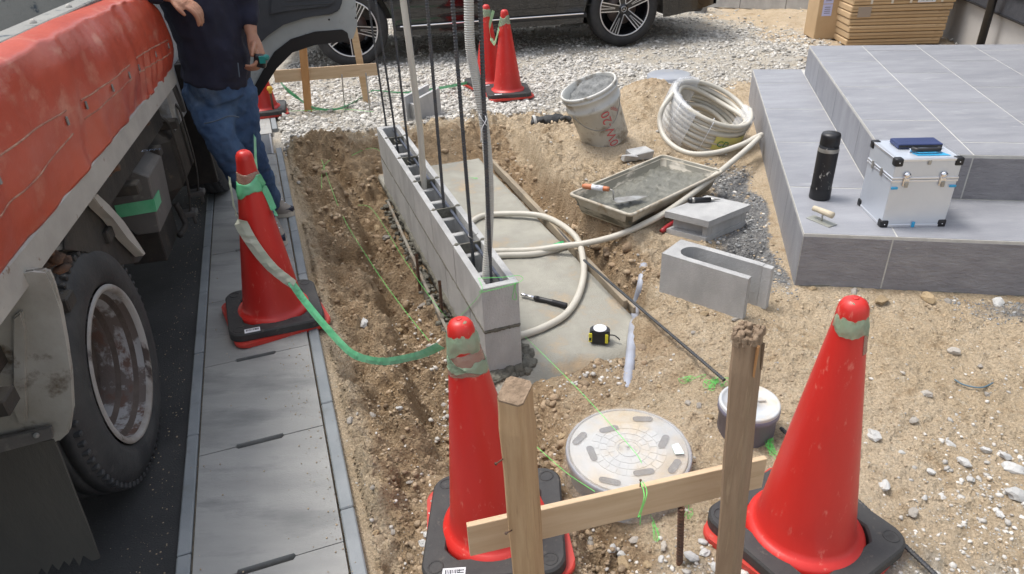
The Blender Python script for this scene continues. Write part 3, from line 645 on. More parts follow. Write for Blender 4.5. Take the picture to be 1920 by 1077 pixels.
# ---------------------------------------------------------------- CARDBOARD
p = P(1572, 73); nB = -az(82)
bx = thing('tall_carton', 'tall plain cardboard box with lilac labels left of the carton stack', 'box', M=frame((p.x, p.y, 0), az(-4), az(86), (0, 0, 1)))
b = MB(); b.box((0, .17, .45), (.54, .34, .9), bev=.006); b.build('carton', M_card, bx)
for i in range(3):
    b = MB(); b.box((-.175, -.0025,   .30 + i * .125), (.10, .003, .118)); b.build('label', M_lilac, bx)
    for j in range(4): b2 = MB(); b2.box((-.175, -.0045, .27 + i * .125 + j * .02), (.06, .002, .005)); b2.build('print_line', M_ink, bx)
b = MB(); b.box((.16, -.0025, .53), (.15, .003, .05)); b.build('green_mark', M_greenl, bx)
text_obj('print', '日本', .05, M_white, frame((.16, -.006, .53), (1, 0, 0), (0, 0, 1), (0, -1, 0)), bx)
stk = P(1680, 84)
for i in range(13):
    z0 = i * .066; wd = .93 + .012 * i; off = -.03 + .004 * i + rnd.uniform(-.012, .012)
    Mx = frame((stk.x - .01 + off, stk.y + .0 + rnd.uniform(-.01, .01), z0), az(-6 + rnd.uniform(-.7, .7)), az(84), (0, 0, 1))
    pos = ['lowest', 'second lowest', 'third lowest', 'fourth lowest', 'fifth lowest', 'torn-labelled one', 'lowest white-labelled one', 'second lowest white-labelled one', 'third lowest white-labelled one', 'fourth from the top', 'third from the top', 'second highest', 'topmost'][i]
    pos = pos.replace('seventh lowest but one above the middle', 'first above the middle')
    c = thing('flat_carton', f'flat cardboard carton behind the porch, {pos} of the stack', 'box', M=Mx, group='flat cartons stacked behind the porch')
    b = MB(); b.box((0, .36, .031), (wd, .72, .060), bev=.008, jit=.002); b.build('carton', M_card, c)
    b = MB(); b.box((0, -.0006, .031), (wd - .03, .004, .006)); b.build('flap_seam', mat('carton_seam', (.22, .14, .07), rough=.9), c)
    if i >= 6:
        b = MB(); b.box((.21, -.004, .033), (.17, .003, .045)); b.build('label', M_white, c)
        text_obj('print', 'M5 4049-2', .026, M_ink, frame((.21, -.0065, .033), (1, 0, 0), (0, 0, 1), (0, -1, 0)), c)
        for xx in (-.32, -.12, .06, .36): b = MB(); b.box((xx, -.003, .033), (.022, .003, .05)); b.build('tape_strip', mat('clear_strap', (.65, .6, .52), rough=.3), c)
    if i == 5: b = MB(); b.box((-.36, -.004, .0), (.13, .003, .10)); b.build('torn_label', mat('torn_label', (.33, .27, .22), rough=.8), c)

# ---------------------------------------------------------------- CONES
def make_cone(name='traffic_cone', dusty=False):
    t = thing(name, 'x', 'traffic cone')
    b = MB(); cr = []
    def rsq(w, r, z, n=6):
        out = []
        for (sx, sy, a0) in ((1, 1, 0), (-1, 1, 90), (-1, -1, 180), (1, -1, 270)):
            for k in range(n + 1):
                a = R(a0 + 90 * k / n); out.append(Vector((sx * (w - r) + r * math.cos(a), sy * (w - r) + r * math.sin(a), z)))
        return out
    base = rsq(.196, .045, 0); b.prism(base, (0, 0, .018)); bmesh.ops.bevel(b.bm, geom=[e for e in b.bm.edges], offset=.004, segments=1, affect='EDGES')
    b.build('base_plate', M_redd, t)
    # weight: square slab with a round hole
    b = MB(); n = 48; O_ = rsq(.190, .055, 0, 11); ns = len(O_)
    for z, tag_ in ((.019, 0), (.050, 1)): pass
    ro, ri = [], []
    zz = [.019, .046, .052]
    for k in range(ns):
        a = math.atan2(O_[k].y, O_[k].x); ro.append([b.bm.verts.new((O_[k].x * f, O_[k].y * f, z)) for z, f in zip(zz, (1, 1, .975))])
        ri.append([b.bm.verts.new((math.cos(a) * r, math.sin(a) * r, z)) for z, r in zip(zz, (.158, .158, .163))])
    for k in range(ns):
        j = (k + 1) % ns
        for i in range(2):
            b.bm.faces.new((ro[k][i], ro[j][i], ro[j][i + 1], ro[k][i + 1])); b.bm.faces.new((ri[j][i], ri[k][i], ri[k][i + 1], ri[j][i + 1]))
        b.bm.faces.new((ro[k][2], ro[j][2], ri[j][2], ri[k][2])); b.bm.faces.new((ro[j][0], ro[k][0], ri[k][0], ri[j][0]))
    w = b.build('weight', M_blkr, t); w.rotation_euler = (0, 0, R(-7))
    for sx, sy in ((1, -1), (-1, -1), (1, 1), (-1, 1)): b = MB(); b.lathe([(.0175, .0515), (.0175, .0535), (.021, .0535), (.021, .0515)], Matrix.Translation((sx * .150, sy * .150, 0)), n=20); b.build('ring_mark', M_blkr, w)
    text_obj('raised_number', '20', .024, M_blkr, frame((.150, -.150, .0535), (1, 0, 0), (0, 1, 0), (0, 0, 1)), w)
    b = MB(); b.box((-.10, -.172, .0525), (.06, .028, .002)); q = b.build('sticker', M_white, w)
    b = MB()
    for k in range(9): b.box((-.122 + k * .0045, -.170, .054), (.0018 if k % 3 else .003, .012, .0012))
    b.box((-.082, -.167, .054), (.018, .003, .0012)); b.box((-.082, -.174, .054), (.016, .003, .0012)); b.build('sticker_print', M_ink, w)
    b = MB(); prof = [(.150, .016), (.153, .030), (.150, .047), (.142, .056), (.134, .060), (.128, .064), (.122, .075)]
    for k in range(1, 13): prof.append((.122 + (.034 - .122) * k / 12, .075 + (.655 - .075) * k / 12))
    prof += [(.0335, .67), (.031, .685), (.025, .696), (.015, .702), (.004, .703)]
    b.lathe(prof, n=56, cap1=True); b.build('cone_body', M_red, t)
    b = MB(); b.lathe([(.004, .7030), (.007, .7030), (.007, .7042), (.004, .7042)], n=14, cap1=True); b.build('tip_button', M_red, t)
    return t
def tiltM(p, yaw, lean=(0, 0), sc=1.0, hz_=1.0):
    z = Vector((lean[0], lean[1], 1)).normalized(); x = az(yaw); x = (x - z * x.dot(z)).normalized()
    return Matrix.Translation(p) @ frame((0, 0, 0), x, z.cross(x), z) @ Matrix.Scale(sc, 4) @ Matrix.Scale(hz_, 4, (0, 0, 1))
def cone_at(px, py, z=.0): return P(px, py, z + .055) - Vector((0, 0, .055))
c0 = make_cone()
def put(M, label):
    c = dup(c0, label, M); c['group'] = 'red traffic cones'; return c
pL = cone_at(512, 572); pF = cone_at(930, 972, -.015); pR = cone_at(1508, 985, 0); pB = cone_at(952, 166); pB2 = cone_at(917, 150); pP = cone_at(492, 200)
c0.matrix_world = tiltM(pL, 28, (.045, 0), 1, 1.055); c0['label'] = 'red traffic cone standing on the gutter covers wrapped with green ribbon'; c0['group'] = 'red traffic cones'
coneF = put(tiltM(pF, 5, (-.075, .035)), 'red traffic cone behind the short wooden stake in the foreground centre')
coneR = put(tiltM(pR, 38, (-.006, .01), 1, 1.075), 'largest red traffic cone at the right with clear tape round its tip')
coneB = put(tiltM(pB, 12, (.0, 0)), 'red traffic cone on the gravel in front of the car, nearer of the pair')
coneB2 = put(tiltM(pB2, 30, (.015, 0)), 'red traffic cone on the gravel mostly hidden behind its twin')
coneP = put(tiltM(pP, 20, (.0, 0)), 'red traffic cone at the gutter far behind the person')
cones_ = dict(L=(c0, pL), F=(coneF, pF), R=(coneR, pR), B=(coneB, pB), B2=(coneB2, pB2))
# tape wrapped round cone tips, built on the cone's own axis
def wrap(cone, name, label, m, z0, z1, a0=0, a1=360, wob=.004, lift=.0008, group=None, n=40, slant=0.):
    M = cone.matrix_world; rows = []
    for i in range(n + 1):
        a = R(a0 + (a1 - a0) * i / n); row = []
        for j in range(5):
            f = j / 4; z = z0 + (z1 - z0) * f + slant * math.cos(a) + wob * math.sin(3.1 * a + j)
            zc = min(max(z, .08), .70); r = .122 - .088 * (min(zc, .655) - .075) / .58
            if zc > .66: r = .034 - (zc - .66) * .45
            r += lift + wob * .18 * (1 + math.sin(7 * a + 2 * j + z0 * 50)) + wob * .25 * abs(noise.noise(Vector((a * 3, j * .8, z0 * 9))))
            z += wob * .8 * noise.noise(Vector((a * 4, j * .5, z0 * 30)))
            row.append(M @ Vector((r * math.cos(a), r * math.sin(a), z)))
        rows.append(row)
    b = MB(); b.grid(rows); c = M.translation
    o = b.build(name, m, None, loc=M @ Vector((0, 0, z0)), mods=[('SOLIDIFY', dict(thickness=.0008))]); return tag(o, label, 'tape', group)
wrap(coneF, 'ribbon_wrap', 'crumpled green ribbon knotted round the tip of the foreground centre cone', M_tapeg, .625, .69, 0, 360, .008, .002, slant=.008)
wrap(coneF, 'ribbon_band', 'lower loose band of green ribbon round the foreground centre cone', M_tapeg, .575, .598, -170, 60, .007, .002, slant=-.01)
wrap(coneF, 'packing_tape', 'clear packing tape round the foreground centre cone', M_clear, .565, .625, 0, 360, .003, .001)
wrap(coneR, 'packing_tape', 'clear tape wrapped round the tip of the right cone', M_clear, .585, .655, -100, 20, .002, .0012)
wrap(coneR, 'ribbon_scrap', 'scrap of green ribbon on the tip of the right cone', M_tapeg, .625, .687, 140, 320, .007, .0015, slant=-.008)
wrap(c0, 'ribbon_wrap', 'green ribbon wrapped round the cone standing on the gutter', M_tape, .55, .60, 0, 360, .007, .002, slant=.012)
wrap(c0, 'packing_tape', 'clear tape above the green ribbon of the gutter cone', M_clear, .585, .625, 0, 360, .003, .001)
wrap(coneB, 'ribbon_wrap', 'green ribbon round the tip of the nearer background cone', M_tapeg, .59, .65, 0, 360, .007, .002, slant=.01)
wrap(coneB2, 'ribbon_wrap', 'green ribbon round the tip of the hidden background cone', M_tapeg, .60, .67, 0, 360, .007, .002, slant=-.01)
def ribbon(name, pts, w, m, label, twist=None, n=7, m2=None):
    c = spline(pts, n); rows = []
    for i, p in enumerate(c):
        t = (c[min(i + 1, len(c) - 1)] - c[max(i - 1, 0)]).normalized(); z = Vector((0, 0, 1)); wd = (z - t * t.dot(z))
        if wd.length < .3: wd = Vector((0, -1, .4)) - t * t.dot(Vector((0, -1, .4)))
        wd.normalize(); f = i / (len(c) - 1); a = (twist(f) if twist else 0); wd = Matrix.Rotation(a, 3, t) @ wd
        ww = w if not callable(w) else w(f)
        nj = t.cross(wd) * (.12 * ww * noise.noise(Vector((i * .9, ww * 50, 3)))); nk = Vector((0, 0, 1)) * (.08 * ww * noise.noise(Vector((i * .7, 9, 3))))
        rows.append([p - wd * ww / 2 + nk, p + nj + t.cross(wd) * .06 * ww, p + wd * ww / 2 - nk])
    b = MB(); b.grid(rows, None, False); return tag(b.build(name, m, None, loc=c[0], mods=[('SOLIDIFY', dict(thickness=.0004))]), label, 'ribbon')
yL = pL.y
ribbon('barrier_ribbon', [Yp(430, 332, yL - .045), Yp(442, 395, yL - .075), Yp(468, 448, yL - .095), Yp(508, 500, yL - .125), Yp(552, 535, yL - .16)], lambda f: .066 - .020 * f, M_tapew, 'pale side of the barrier ribbon running down the gutter cone', twist=lambda f: -.5 + .4 * f)
ribbon('barrier_ribbon', [Yp(545, 528, yL - .155), Yp(572, 566, yL - .19), Yp(610, 612, 2.2), Yp(650, 655, 1.95), Yp(678, 671, 1.82), Yp(720, 678, 1.68), Yp(770, 670, 1.52), Yp(800, 661, 1.44), Yp(826, 648, 1.38)], lambda f: .027 + .005 * math.sin(6 * f), M_tape, 'green barrier ribbon sagging between the gutter cone and the centre cone', twist=lambda f: -.9 + 1.5 * f)
ribbon('barrier_ribbon', [Yp(482, 330, yL - .02), Yp(500, 362, yL), Yp(513, 392, yL), Yp(518, 405, yL - .01)], .03, M_tape, 'green ribbon end hanging beside the person\'s shoes', twist=lambda f: .6)
ribbon('barrier_ribbon', [Yp(478, 255, yL + .8), Yp(479, 290, yL + .4), Yp(482, 332, yL + .02)], .022, M_tape, 'green ribbon rising from the gutter cone along the jeans', twist=lambda f: .3)
ribbon('barrier_ribbon', [Yp(925, 20, pB2.y - .05), Yp(918, 55, pB2.y - .1), Yp(926, 82, pB2.y - .14), Yp(934, 58, pB.y - .08), Yp(938, 38, pB.y - .06)], .035, mat('green_ribbon_pale', (.42, .58, .36), (.3, .55, .3), .35, scale=8), 'pale green ribbon slung between the two background cones')
gp_ = [T(502, 128, .3), T(515, 140, .28), T(535, 165, .2), T(560, 185, .10), T(590, 203, .04), T(640, 203, .04), T(690, 175, .045), T(705, 170, .05), T(760, 174, .04), T(820, 166, .04), T(880, 155, .05), T(905, 150, .08)]
ribbon('ground_ribbon', gp_, .028, M_tape, 'green ribbon lying across the gravel towards the pair of background cones', twist=lambda f: .5 - .5 * math.sin(f * 8), n=5)

# ---------------------------------------------------------------- FOOTING SLAB, FORM BOARDS
SZ = -.13
b = MB(); rows = []
L0 = G(3.2, .95)
ns, no = 90, 30
for i in range(ns + 1):
    s_ = 2.03 + 2.62 * i / ns; row = []
    for j in range(no + 1):
        o_ = .560 + (1.345 - .560) * j / no + (.012 * (1 if j == 0 else 0))
        ss_ = s_ + (1 - i / ns) ** 6 * .09 * noise.noise(Vector((o_ * 7, 1, 0))) * 2; p = G(ss_, o_)
        z = SZ + .006 * noise.noise(Vector((p.x * 6, p.y * 6, 0))) + .003 * noise.noise(Vector((p.x * 30, p.y * 30, 2))) - .06 * max(0, 1 - i / 3.0) - (.03 if j in (0, no) else 0)
        row.append(p + Vector((0, 0, z)) - L0)
    rows.append(row)
b.grid(rows)
slab = b.build('concrete_slab', M_slab, None, mods=[('SOLIDIFY', dict(thickness=.1, offset=-1))]); slab.location = L0
tag(slab, 'fresh grey concrete footing slab in the trench beside the block wall', kind='structure')
def plank(name, a, c, w, h_, m, label, cat='board', bev=.002):
    a, c = Vector(a), Vector(c); x = (c - a); L_ = x.length; x.normalize(); z = Vector((0, 0, 1)); y = z.cross(x).normalized(); z = x.cross(y)
    b = MB(); b.box((L_ / 2, 0, 0), (L_, w, h_), bev=bev, jit=.0008); M = frame(a, x, y, z); o = b.build(name, m); o.matrix_world = M; return tag(o, label, cat)
M_formg = mat('grey_form_panel', (.30, .28, .24), (.20, .18, .15), .9, scale=9, bump=.4, bscale=60, c3=(.24, .17, .11), s3=12, m3=(.5, .65))
plank('form_board', G(2.40, 1.335, SZ + .004), G(4.56, 1.375, SZ + .006), .022, .05, M_woodf, 'thin weathered form board along the right edge of the slab')
plank('form_board', G(2.36, 1.362, SZ - .012), G(4.3, 1.398, SZ - .01), .014, .04, M_woodf, 'outer form board tight beside the slab edge board')
plank('form_board', G(2.30, .520, SZ - .08), G(2.86, .524, SZ - .06), .014, .13, M_formg, 'grey form panel at the near left foot of the wall', 'board')
plank('form_board', G(2.90, .524, SZ - .07), G(4.1, .548, SZ - .05), .014, .13, M_formg, 'longer grey form panel at the far left foot of the wall', 'board')
def rebar(name, a, c, r, label, group=None, ribs=True, cat='rebar', m=None):
    a, c = Vector(a), Vector(c); Ln = (c - a).length; M = axisM(a, c - a); b = MB()
    st = .011 if ribs else .2; pr = []; z = 0
    while z < Ln:
        if ribs: pr += [(r, z), (r, z + .006), (r * 1.2, z + .0075), (r * 1.2, z + .0095)]
        else: pr += [(r, z)]
        z += st
    pr.append((r, Ln)); b.lathe(pr, n=7, cap0=True, cap1=True, smooth=False)
    o = b.build(name, m or M_rebar); o.matrix_world = M; return tag(o, label, cat, group)

# ---------------------------------------------------------------- BLOCK WALL
W0, WO, WT, ZB = 2.14, .583, .148, -.115
wall = thing('block_wall', 'new two course concrete block wall standing in the trench with rebars', 'wall', G(W0, WO, ZB))
Mw = frame((0, 0, 0), DS, DN, (0, 0, 1))
def hollow(b, s0, s1, hgt, top, lip=0, near_closed=True, far_closed=False, m=M_block):
    """one hollow block: two shells, webs set lower, rounded core ends"""
    t = .028; L_ = s1 - s0
    e0 = .031 if near_closed else 0
    b.box((s0 + e0 + (L_ - e0) / 2, t / 2 + .0003 * (e0 > 0), hgt / 2), (L_ - e0, t, hgt), Mw, m, .0015); b.box((s0 + e0 + (L_ - e0) / 2, WT - t / 2, hgt / 2), (L_ - e0, t, hgt), Mw, m, .0015)
    if near_closed: b.box((s0 + .0155, WT / 2, hgt / 2), (.031, WT, hgt), Mw, m, .002)
    zt = hgt if not top else hgt - .045
    ws = [s0 + .016, s0 + L_ * .5, s1 - .016] if L_ > .3 else [s0 + .016, s1 - .016]
    for i, w_ in enumerate(ws):
        full = (near_closed and i == 0) or (far_closed and i == len(ws) - 1)
        zz = hgt if full else zt
        if full and i == 0: continue
        b.box((w_, WT / 2, zz / 2), (.030, WT - 2 * t - .001, zz - .001), Mw, m, .004)
        for sg in (-1, 1):       # fillets where web meets shell
            for e in (-1, 1):
                pass
                b.prism([Mw @ Vector((w_ + e * .015, WT / 2 + sg * (WT / 2 - t), 0)), Mw @ Vector((w_ + e * .037, WT / 2 + sg * (WT / 2 - t), 0)), Mw @ Vector((w_ + e * .015, WT / 2 + sg * (WT / 2 - t - .02), 0))], (0, 0, zz - .002), m)
def wpart(name, b, M_=None): o = b.build(name, None, wall); return o
LEN = 2.255
cs_b = [0, .20, .60, 1.0, 1.4, 1.8, LEN]; cs_t = [0, .40, .80, 1.2, 1.6, 2.0, LEN]
HB = .187
for (cs, z0, top) in ((cs_b, 0, False), (cs_t, .20, True)):
    for k, (a, c) in enumerate(zip(cs[:-1], cs[1:])):
        b = MB(); e = .004
        hollow(b, a + (e if k else 0), c - (e if k < len(cs) - 2 else 0), HB, top, near_closed=(k == 0), far_closed=(k == len(cs) - 2))
        o = wpart('block', b); o.location = (0, 0, z0 + (.002 * rnd.random()))
def rough_bar(b, a, c, w, h_, n, m, amp=.004):
    """lumpy squeezed mortar bead"""
    a, c = Vector(a), Vector(c); pts = [a.lerp(c, i / n) + Vector((rnd.uniform(-amp, amp), rnd.uniform(-amp, amp), rnd.uniform(-amp, amp))) for i in range(n + 1)]
    b.tube(pts, [(w * rnd.uniform(.75, 1.25), h_ * rnd.uniform(.75, 1.25)) for _ in range(n + 1)], m, n=7)
b = MB(); b.box((LEN / 2, WT / 2, .1935), (LEN - .004, WT - .004, .0128), Mw, M_mort); wpart('bed_joint', b)
b = MB()
rough_bar(b, Mw @ Vector((.002, .004, .194)), Mw @ Vector((.002, WT - .003, .194)), .006, .0085, 34, M_mort, .0015)
rough_bar(b, Mw @ Vector((.0, .0018, .194)), Mw @ Vector((LEN, .0018, .194)), .0035, .0062, 160, M_mort, .0012)
wpart('squeezed_mortar', b)
b = MB()
for a, z0 in [(c, 0) for c in cs_b[1:-1]] + [(c, .20) for c in cs_t[1:-1]]:
    b.box((a, WT / 2, z0 + .094), (.0078, WT - .006, .186), Mw, M_mort)
    if z0: b.ball(Mw @ Vector((a, .016, z0 + .188)), (.010, .013, .006), M_mort, 2); b.ball(Mw @ Vector((a + .004, WT - .014, z0 + .187)), (.012, .012, .007), M_mort, 2)
wpart('head_joints', b)
def lumps(b, pts, r0, r1, m, n=1):
    for p in pts:
        r = rnd.uniform(r0, r1); q = rnd.uniform(0, 6)
        k = len(b.bm.verts); b.ball(p, (r * rnd.uniform(.8, 1.3), r * rnd.uniform(.8, 1.3), r * rnd.uniform(.5, .8)), m, n)
        b.bm.verts.ensure_lookup_table()
        for v in b.bm.verts[k:]: v.co += Vector((noise.noise(v.co * 55 + Vector((q, 0, 0))), noise.noise(v.co * 55 + Vector((0, q, 0))), noise.noise(v.co * 55 + Vector((0, 0, q))))) * r * .5
b = MB(); rough_bar(b, Mw @ Vector((.01, .01, -.012)), Mw @ Vector((LEN, .01, -.012)), .028, .022, 90, M_mort, .006)
rough_bar(b, Mw @ Vector((-.004, .0, -.014)), Mw @ Vector((-.004, WT, -.012)), .026, .022, 14, M_mort, .004)
rough_bar(b, Mw @ Vector((.02, WT - .004, -.014)), Mw @ Vector((.6, WT - .004, -.014)), .02, .02, 30, M_mort, .004)
lumps(b, [Mw @ Vector((rnd.uniform(-.04, -.005), rnd.uniform(0, WT + .03), rnd.uniform(-.03, -.008))) for _ in range(26)], .01, .026, M_mort, 2)
lumps(b, [Mw @ Vector((rnd.uniform(-.0, .16), WT + rnd.uniform(.005, .06), rnd.uniform(-.02, -.005))) for _ in range(22)], .012, .028, M_mort, 2)
wpart('base_mortar', b)
b = MB()
lumps(b, [G(W0 + rnd.uniform(0, 2.0), .535 + rnd.gauss(0, .018), SZ + rnd.uniform(-.03, .0)) for _ in range(230)], .006, .020, M_mort)
tag(b.build('mortar_spill'), 'dark mortar crumbs spilled along the left foot of the wall', kind='stuff')
# lying rebar inside the cores + ties
a, c = Mw @ Vector((.05, .098, .372)), Mw @ Vector((LEN - .05, .098, .372))
M_zinc = mat('bright_rebar', (.16, .18, .22), (.10, .11, .14), .4, scale=20, metal=.6)
rebar('lying_rebar', G(W0, WO, ZB) + a, G(W0, WO, ZB) + c, .0062, 'thin rebar lying lengthwise in the top course of the block wall', m=M_zinc)
rb = [((722, 222), (690, 0), .0062), ((743, 262), (704, 0), .0062), ((768, 300), (733, 0), .0062), ((797, 345), (764, 0), .007), ((832, 385), (800, 0), .007), ((883, 440), (848, 0), .0072), ((919, 500), (900, 0), .0074)]
places = ['at the far end of the block wall', 'second from the far end of the block wall', 'third from the far end of the block wall', 'right beside the smooth white conduit', 'fourth-highest in the wall, between conduit and corrugated pipe, further left', 'second nearest the camera in the block wall', 'nearest the camera beside the corrugated pipe']
places[4] = 'third nearest the camera, standing clear of both conduits'
for k, ((bx_, by_), (tx, ty), r) in enumerate(rb):
    q = P(bx_, by_, .27); s_ = q.dot(DS); s_ = {6: W0 + .11}.get(k, s_)
    B = G(s_, WO + .075, ZB + .02); B = G(s_, WO + .062, .26); D = Yp(tx, ty, B.y + .01); dr = (D - B).normalized()
    # the sight line fixes the foot too
    F_ = P(bx_, by_, .27); F_ = ON(bx_, by_, G(0, WO + .07), DN); dr = (Yp(tx, ty, F_.y + .015) - F_).normalized()
    rebar('standing_rebar', F_ - dr * .28, F_ + dr * 1.75, r, 'dark ribbed vertical rebar ' + places[k], 'vertical rebars of the block wall')
    b = MB(); bt = F_ + dr * .02 
    if k in (1, 2, 3, 5):
        b.tube(spline([F_ + Vector((.012, -.008, -.02)), F_ + Vector((0, -.012, -.01)), F_ + Vector((-.012, 0, -.004)), F_ + Vector((.0, .012, .002)), F_ + Vector((.014, 0, -.006)), F_ + Vector((.03, -.02, .015))], 5), .0013, n=5)
        tag(b.build('wire_tie', M_steel, None, loc=F_), f'twisted wire tie on the vertical rebar {places[k]}', 'wire')
# conduits standing in the wall
def yline(pts, planeO): return [ON(px, py, G(0, planeO), DN) for px, py in pts]
F_ = ON(795, 352, G(0, WO + .06), DN)
sm = [F_ + Vector((0, .0, -.2)), F_] + [Yp(px, py, F_.y + dy) for px, py, dy in ((789, 260, 0), (781, 190, 0), (768, 90, .0), (756, 0, .02), (742, -120, .02), (735, -260, .02))]
b = MB(); b.tube(spline(sm, 8), .0158, n=16); tag(b.build('smooth_conduit', M_pipe, None, loc=F_), 'smooth pale conduit standing up out of the block wall', 'conduit')
F_ = ON(912, 515, G(0, WO + .055), DN)
co = [F_ + Vector((0, 0, -.12)), F_] + [Yp(px, py, F_.y + dy) for px, py, dy in ((917, 430, .02), (917, 340, .03), (910, 250, .03), (895, 160, .02), (882, 90, .0), (879, 0, .0), (878, -120, .0), (880, -260, 0))]
cp = spline(co, 40); rr_ = [.0172 + .0014 * math.sin(i * 1.55) for i in range(len(cp))]
b = MB(); b.tube(cp, [.0170 if i % 2 else .0150 for i in range(len(cp))], n=14, smooth=False); tag(b.build('corrugated_conduit', M_corr, None, loc=F_), 'corrugated pale conduit rising beside the nearest rebar', 'conduit')
pz = Yp(779, 104, ON(795, 352, G(0, WO + .06), DN).y)
b = MB(); b.tube(spline([pz + Vector((-.02, 0, 0)), pz + Vector((.0, -.02, .0)), pz + Vector((.02, -.005, .0)), pz + Vector((.03, -.01, .008)), pz + Vector((.022, -.01, .014)), pz + Vector((.016, -.01, .004))], 5), .0012, n=5); tag(b.build('wire_tie', M_steel, None, loc=pz), 'small wire loop tying the smooth conduit to its rebar above the wall', 'wire')
pz = Yp(906, 232, F_.y)
b = MB(); b.tube(spline([pz + Vector((-.012, -.02, -.06)), pz + Vector((-.005, -.03, -.01)), pz + Vector((.012, -.02, .02)), pz + Vector((0, .015, .03)), pz + Vector((-.01, -.02, .035)), pz + Vector((.012, -.025, .0))], 5), .0014, n=5); tag(b.build('wire_tie', mat('white_wire', (.7, .7, .7), rough=.4), None, loc=pz), 'white wire tying the corrugated conduit to the nearest rebar', 'wire')
# rusty stakes left of the wall
for px, py, hh, lab in ((829, 590, .17, 'short ribbed iron stake behind the tip of the centre cone'), (786, 533, .16, 'rusty iron stake by the form panel of the wall'), (902, 712, .10, 'rusty stub of rebar at the near foot of the wall')):
    q = P(px, py, -.15); rebar('iron_stake', q - Vector((0, 0, .05)), q + Vector((.004, 0, hh)), .0068, lab, 'iron stakes at the footing', m=M_rust, cat='stake')

# ---------------------------------------------------------------- HOSES on slab and soil
def hose(name, pts, r, m, label, n=10):
    c = spline(pts, n); b = MB(); b.tube(c, r, n=14); return tag(b.build(name, m, None, loc=c[0]), label, 'conduit')
PR = .0165
def Tz(px, py, dz=PR): return T(px, py, dz)
hs_ = SZ + PR
hose('conduit_loop', [P(880, 420, hs_), P(905, 405, hs_), P(955, 401, hs_ + .01), P(1010, 404, hs_ + .02), P(1050, 420, hs_ + .03), P(1082, 448, hs_ + .035), P(1093, 485, hs_ + .03), P(1094, 520, hs_ + .01), P(1082, 560, hs_), P(1058, 592, hs_), P(1020, 614, hs_), P(985, 627, hs_), P(955, 634, hs_)], PR, M_pipe, 'large loop of beige conduit lying on the concrete slab')
KZ = .13
hose('conduit_end', [P(905, 472, hs_), P(945, 471, hs_), P(1000, 469, hs_ + .01), P(1052, 462, hs_ + .035), P(1100, 456, hs_ + .06), P(1150, 444, .0), P(1200, 424, .05), P(1260, 391, .09), P(1330, 338, .12), P(1390, 289, KZ), P(1424, 258, KZ)], PR, M_pipe, 'long beige conduit rising from the slab to the coil beside the porch')
hose('conduit_end', [P(905, 482, hs_), P(945, 479, hs_), P(1000, 477, hs_), P(1040, 469, hs_), P(1062, 462, hs_)], PR, M_pipe, 'short beige conduit end with green cap lying under the long one')
b = MB(); q = P(1040, 463, hs_ + .012); b.tube([q, P(1056, 456, hs_ + .012)], [.017, .012], n=12); tag(b.build('green_cap', mat('green_cap', (.03, .45, .15), rough=.4), None, loc=q), 'bright green cap on the conduit end on the slab', 'cap')

# coil of conduit on the heap
cc = T(1328, 208); CM = None
RL = .272; PRC = .0168
ctop = P(1336, 194, .275)
zax = Vector((.30, -.27, .91)).normalized()
coil = thing('conduit_coil', 'coil of beige conduit in clear film resting on the soil heap by the porch', 'coil', M=axisM(ctop - zax * .235, zax, (1, 0, 0)))
pts = []; nl = 7
for k in range(nl * 44 + 1):
    a = 2 * math.pi * k / 44; l = a / (2 * math.pi); wob = .005 * math.sin(a * 1.37 + l)
    pts.append(Vector(((RL + wob) * math.cos(a), (RL + wob) * math.sin(a), .017 + .0335 * l + .004 * math.sin(a * 2.3))))
b = MB(); b.tube(pts, PRC, n=10); b.build('winding', M_pipe, coil)
for k_, (r_, z0, th) in enumerate(((.238, .01, .3), (.242, .14, 2.2))):
    pts = [Vector(((r_ + .012 * math.sin(3 * a + th)) * math.cos(a), r_ * math.sin(a), z0 + .02 + .05 * math.sin(a + th) ** 2)) for a in [2 * math.pi * k / 60 for k in range(60)]]
    b = MB(); b.tube(pts, PRC, n=10, closed=True); b.build('inner_winding', M_pipe, coil)
# film wrapped around the cross-section of the coil: two stretches
def film(a0, a1, nm, m, over=1.0):
    rows = []
    for i in range(26):
        a = R(a0 + (a1 - a0) * i / 25); row = []
        for j in range(17):
            t = 2 * math.pi * j / 16; rr2 = RL + math.copysign(abs(math.cos(t)) ** .5, math.cos(t)) * (.030 + .006 * noise.noise(Vector((a * 4, t * 2, 0)))) - .004
            zz = .128 + math.copysign(abs(math.sin(t)) ** .5, math.sin(t)) * (.132 + .014 * noise.noise(Vector((a * 5, t * 2, 3))))
            row.append(Vector((rr2 * math.cos(a), rr2 * math.sin(a), zz)))
        rows.append(row)
    b = MB(); b.grid(rows); return b.build(nm, m, coil)
film(100, 232, 'clear_film', M_film); film(318, 372, 'clear_film', M_film)
b = MB(); rows = []
for i in range(12):
    a = R(268 + 52 * i / 11); rows.append([Vector(((RL + .0215 + .003 * math.sin(j * 2)) * math.cos(a), (RL + .0215 + .003 * math.sin(j * 2)) * math.sin(a), .07 + .10 * j / 6)) for j in range(7)])
b.grid(rows); lab = b.build('label', M_yel, coil)
def cl(v):
    a = R(281) + v.x / (RL + .026); r_ = RL + .0275; return Vector((r_ * math.cos(a), r_ * math.sin(a), .12 + v.y))
text_obj('label_print', 'CD', .062, M_greenl, None, lab, cl)
for a in (255, 205, 150):
    a = R(a); b = MB(); e = Vector((math.cos(a), math.sin(a), 0))
    b.tube([e * (RL + .022) + Vector((0, 0, -.004)), e * (RL + .024) + Vector((0, 0, .25)), e * (RL - .02) + Vector((0, 0, .262)), e * (RL - .026) + Vector((0, 0, .0))], .0022, n=5); b.build('string_tie', M_white, coil)
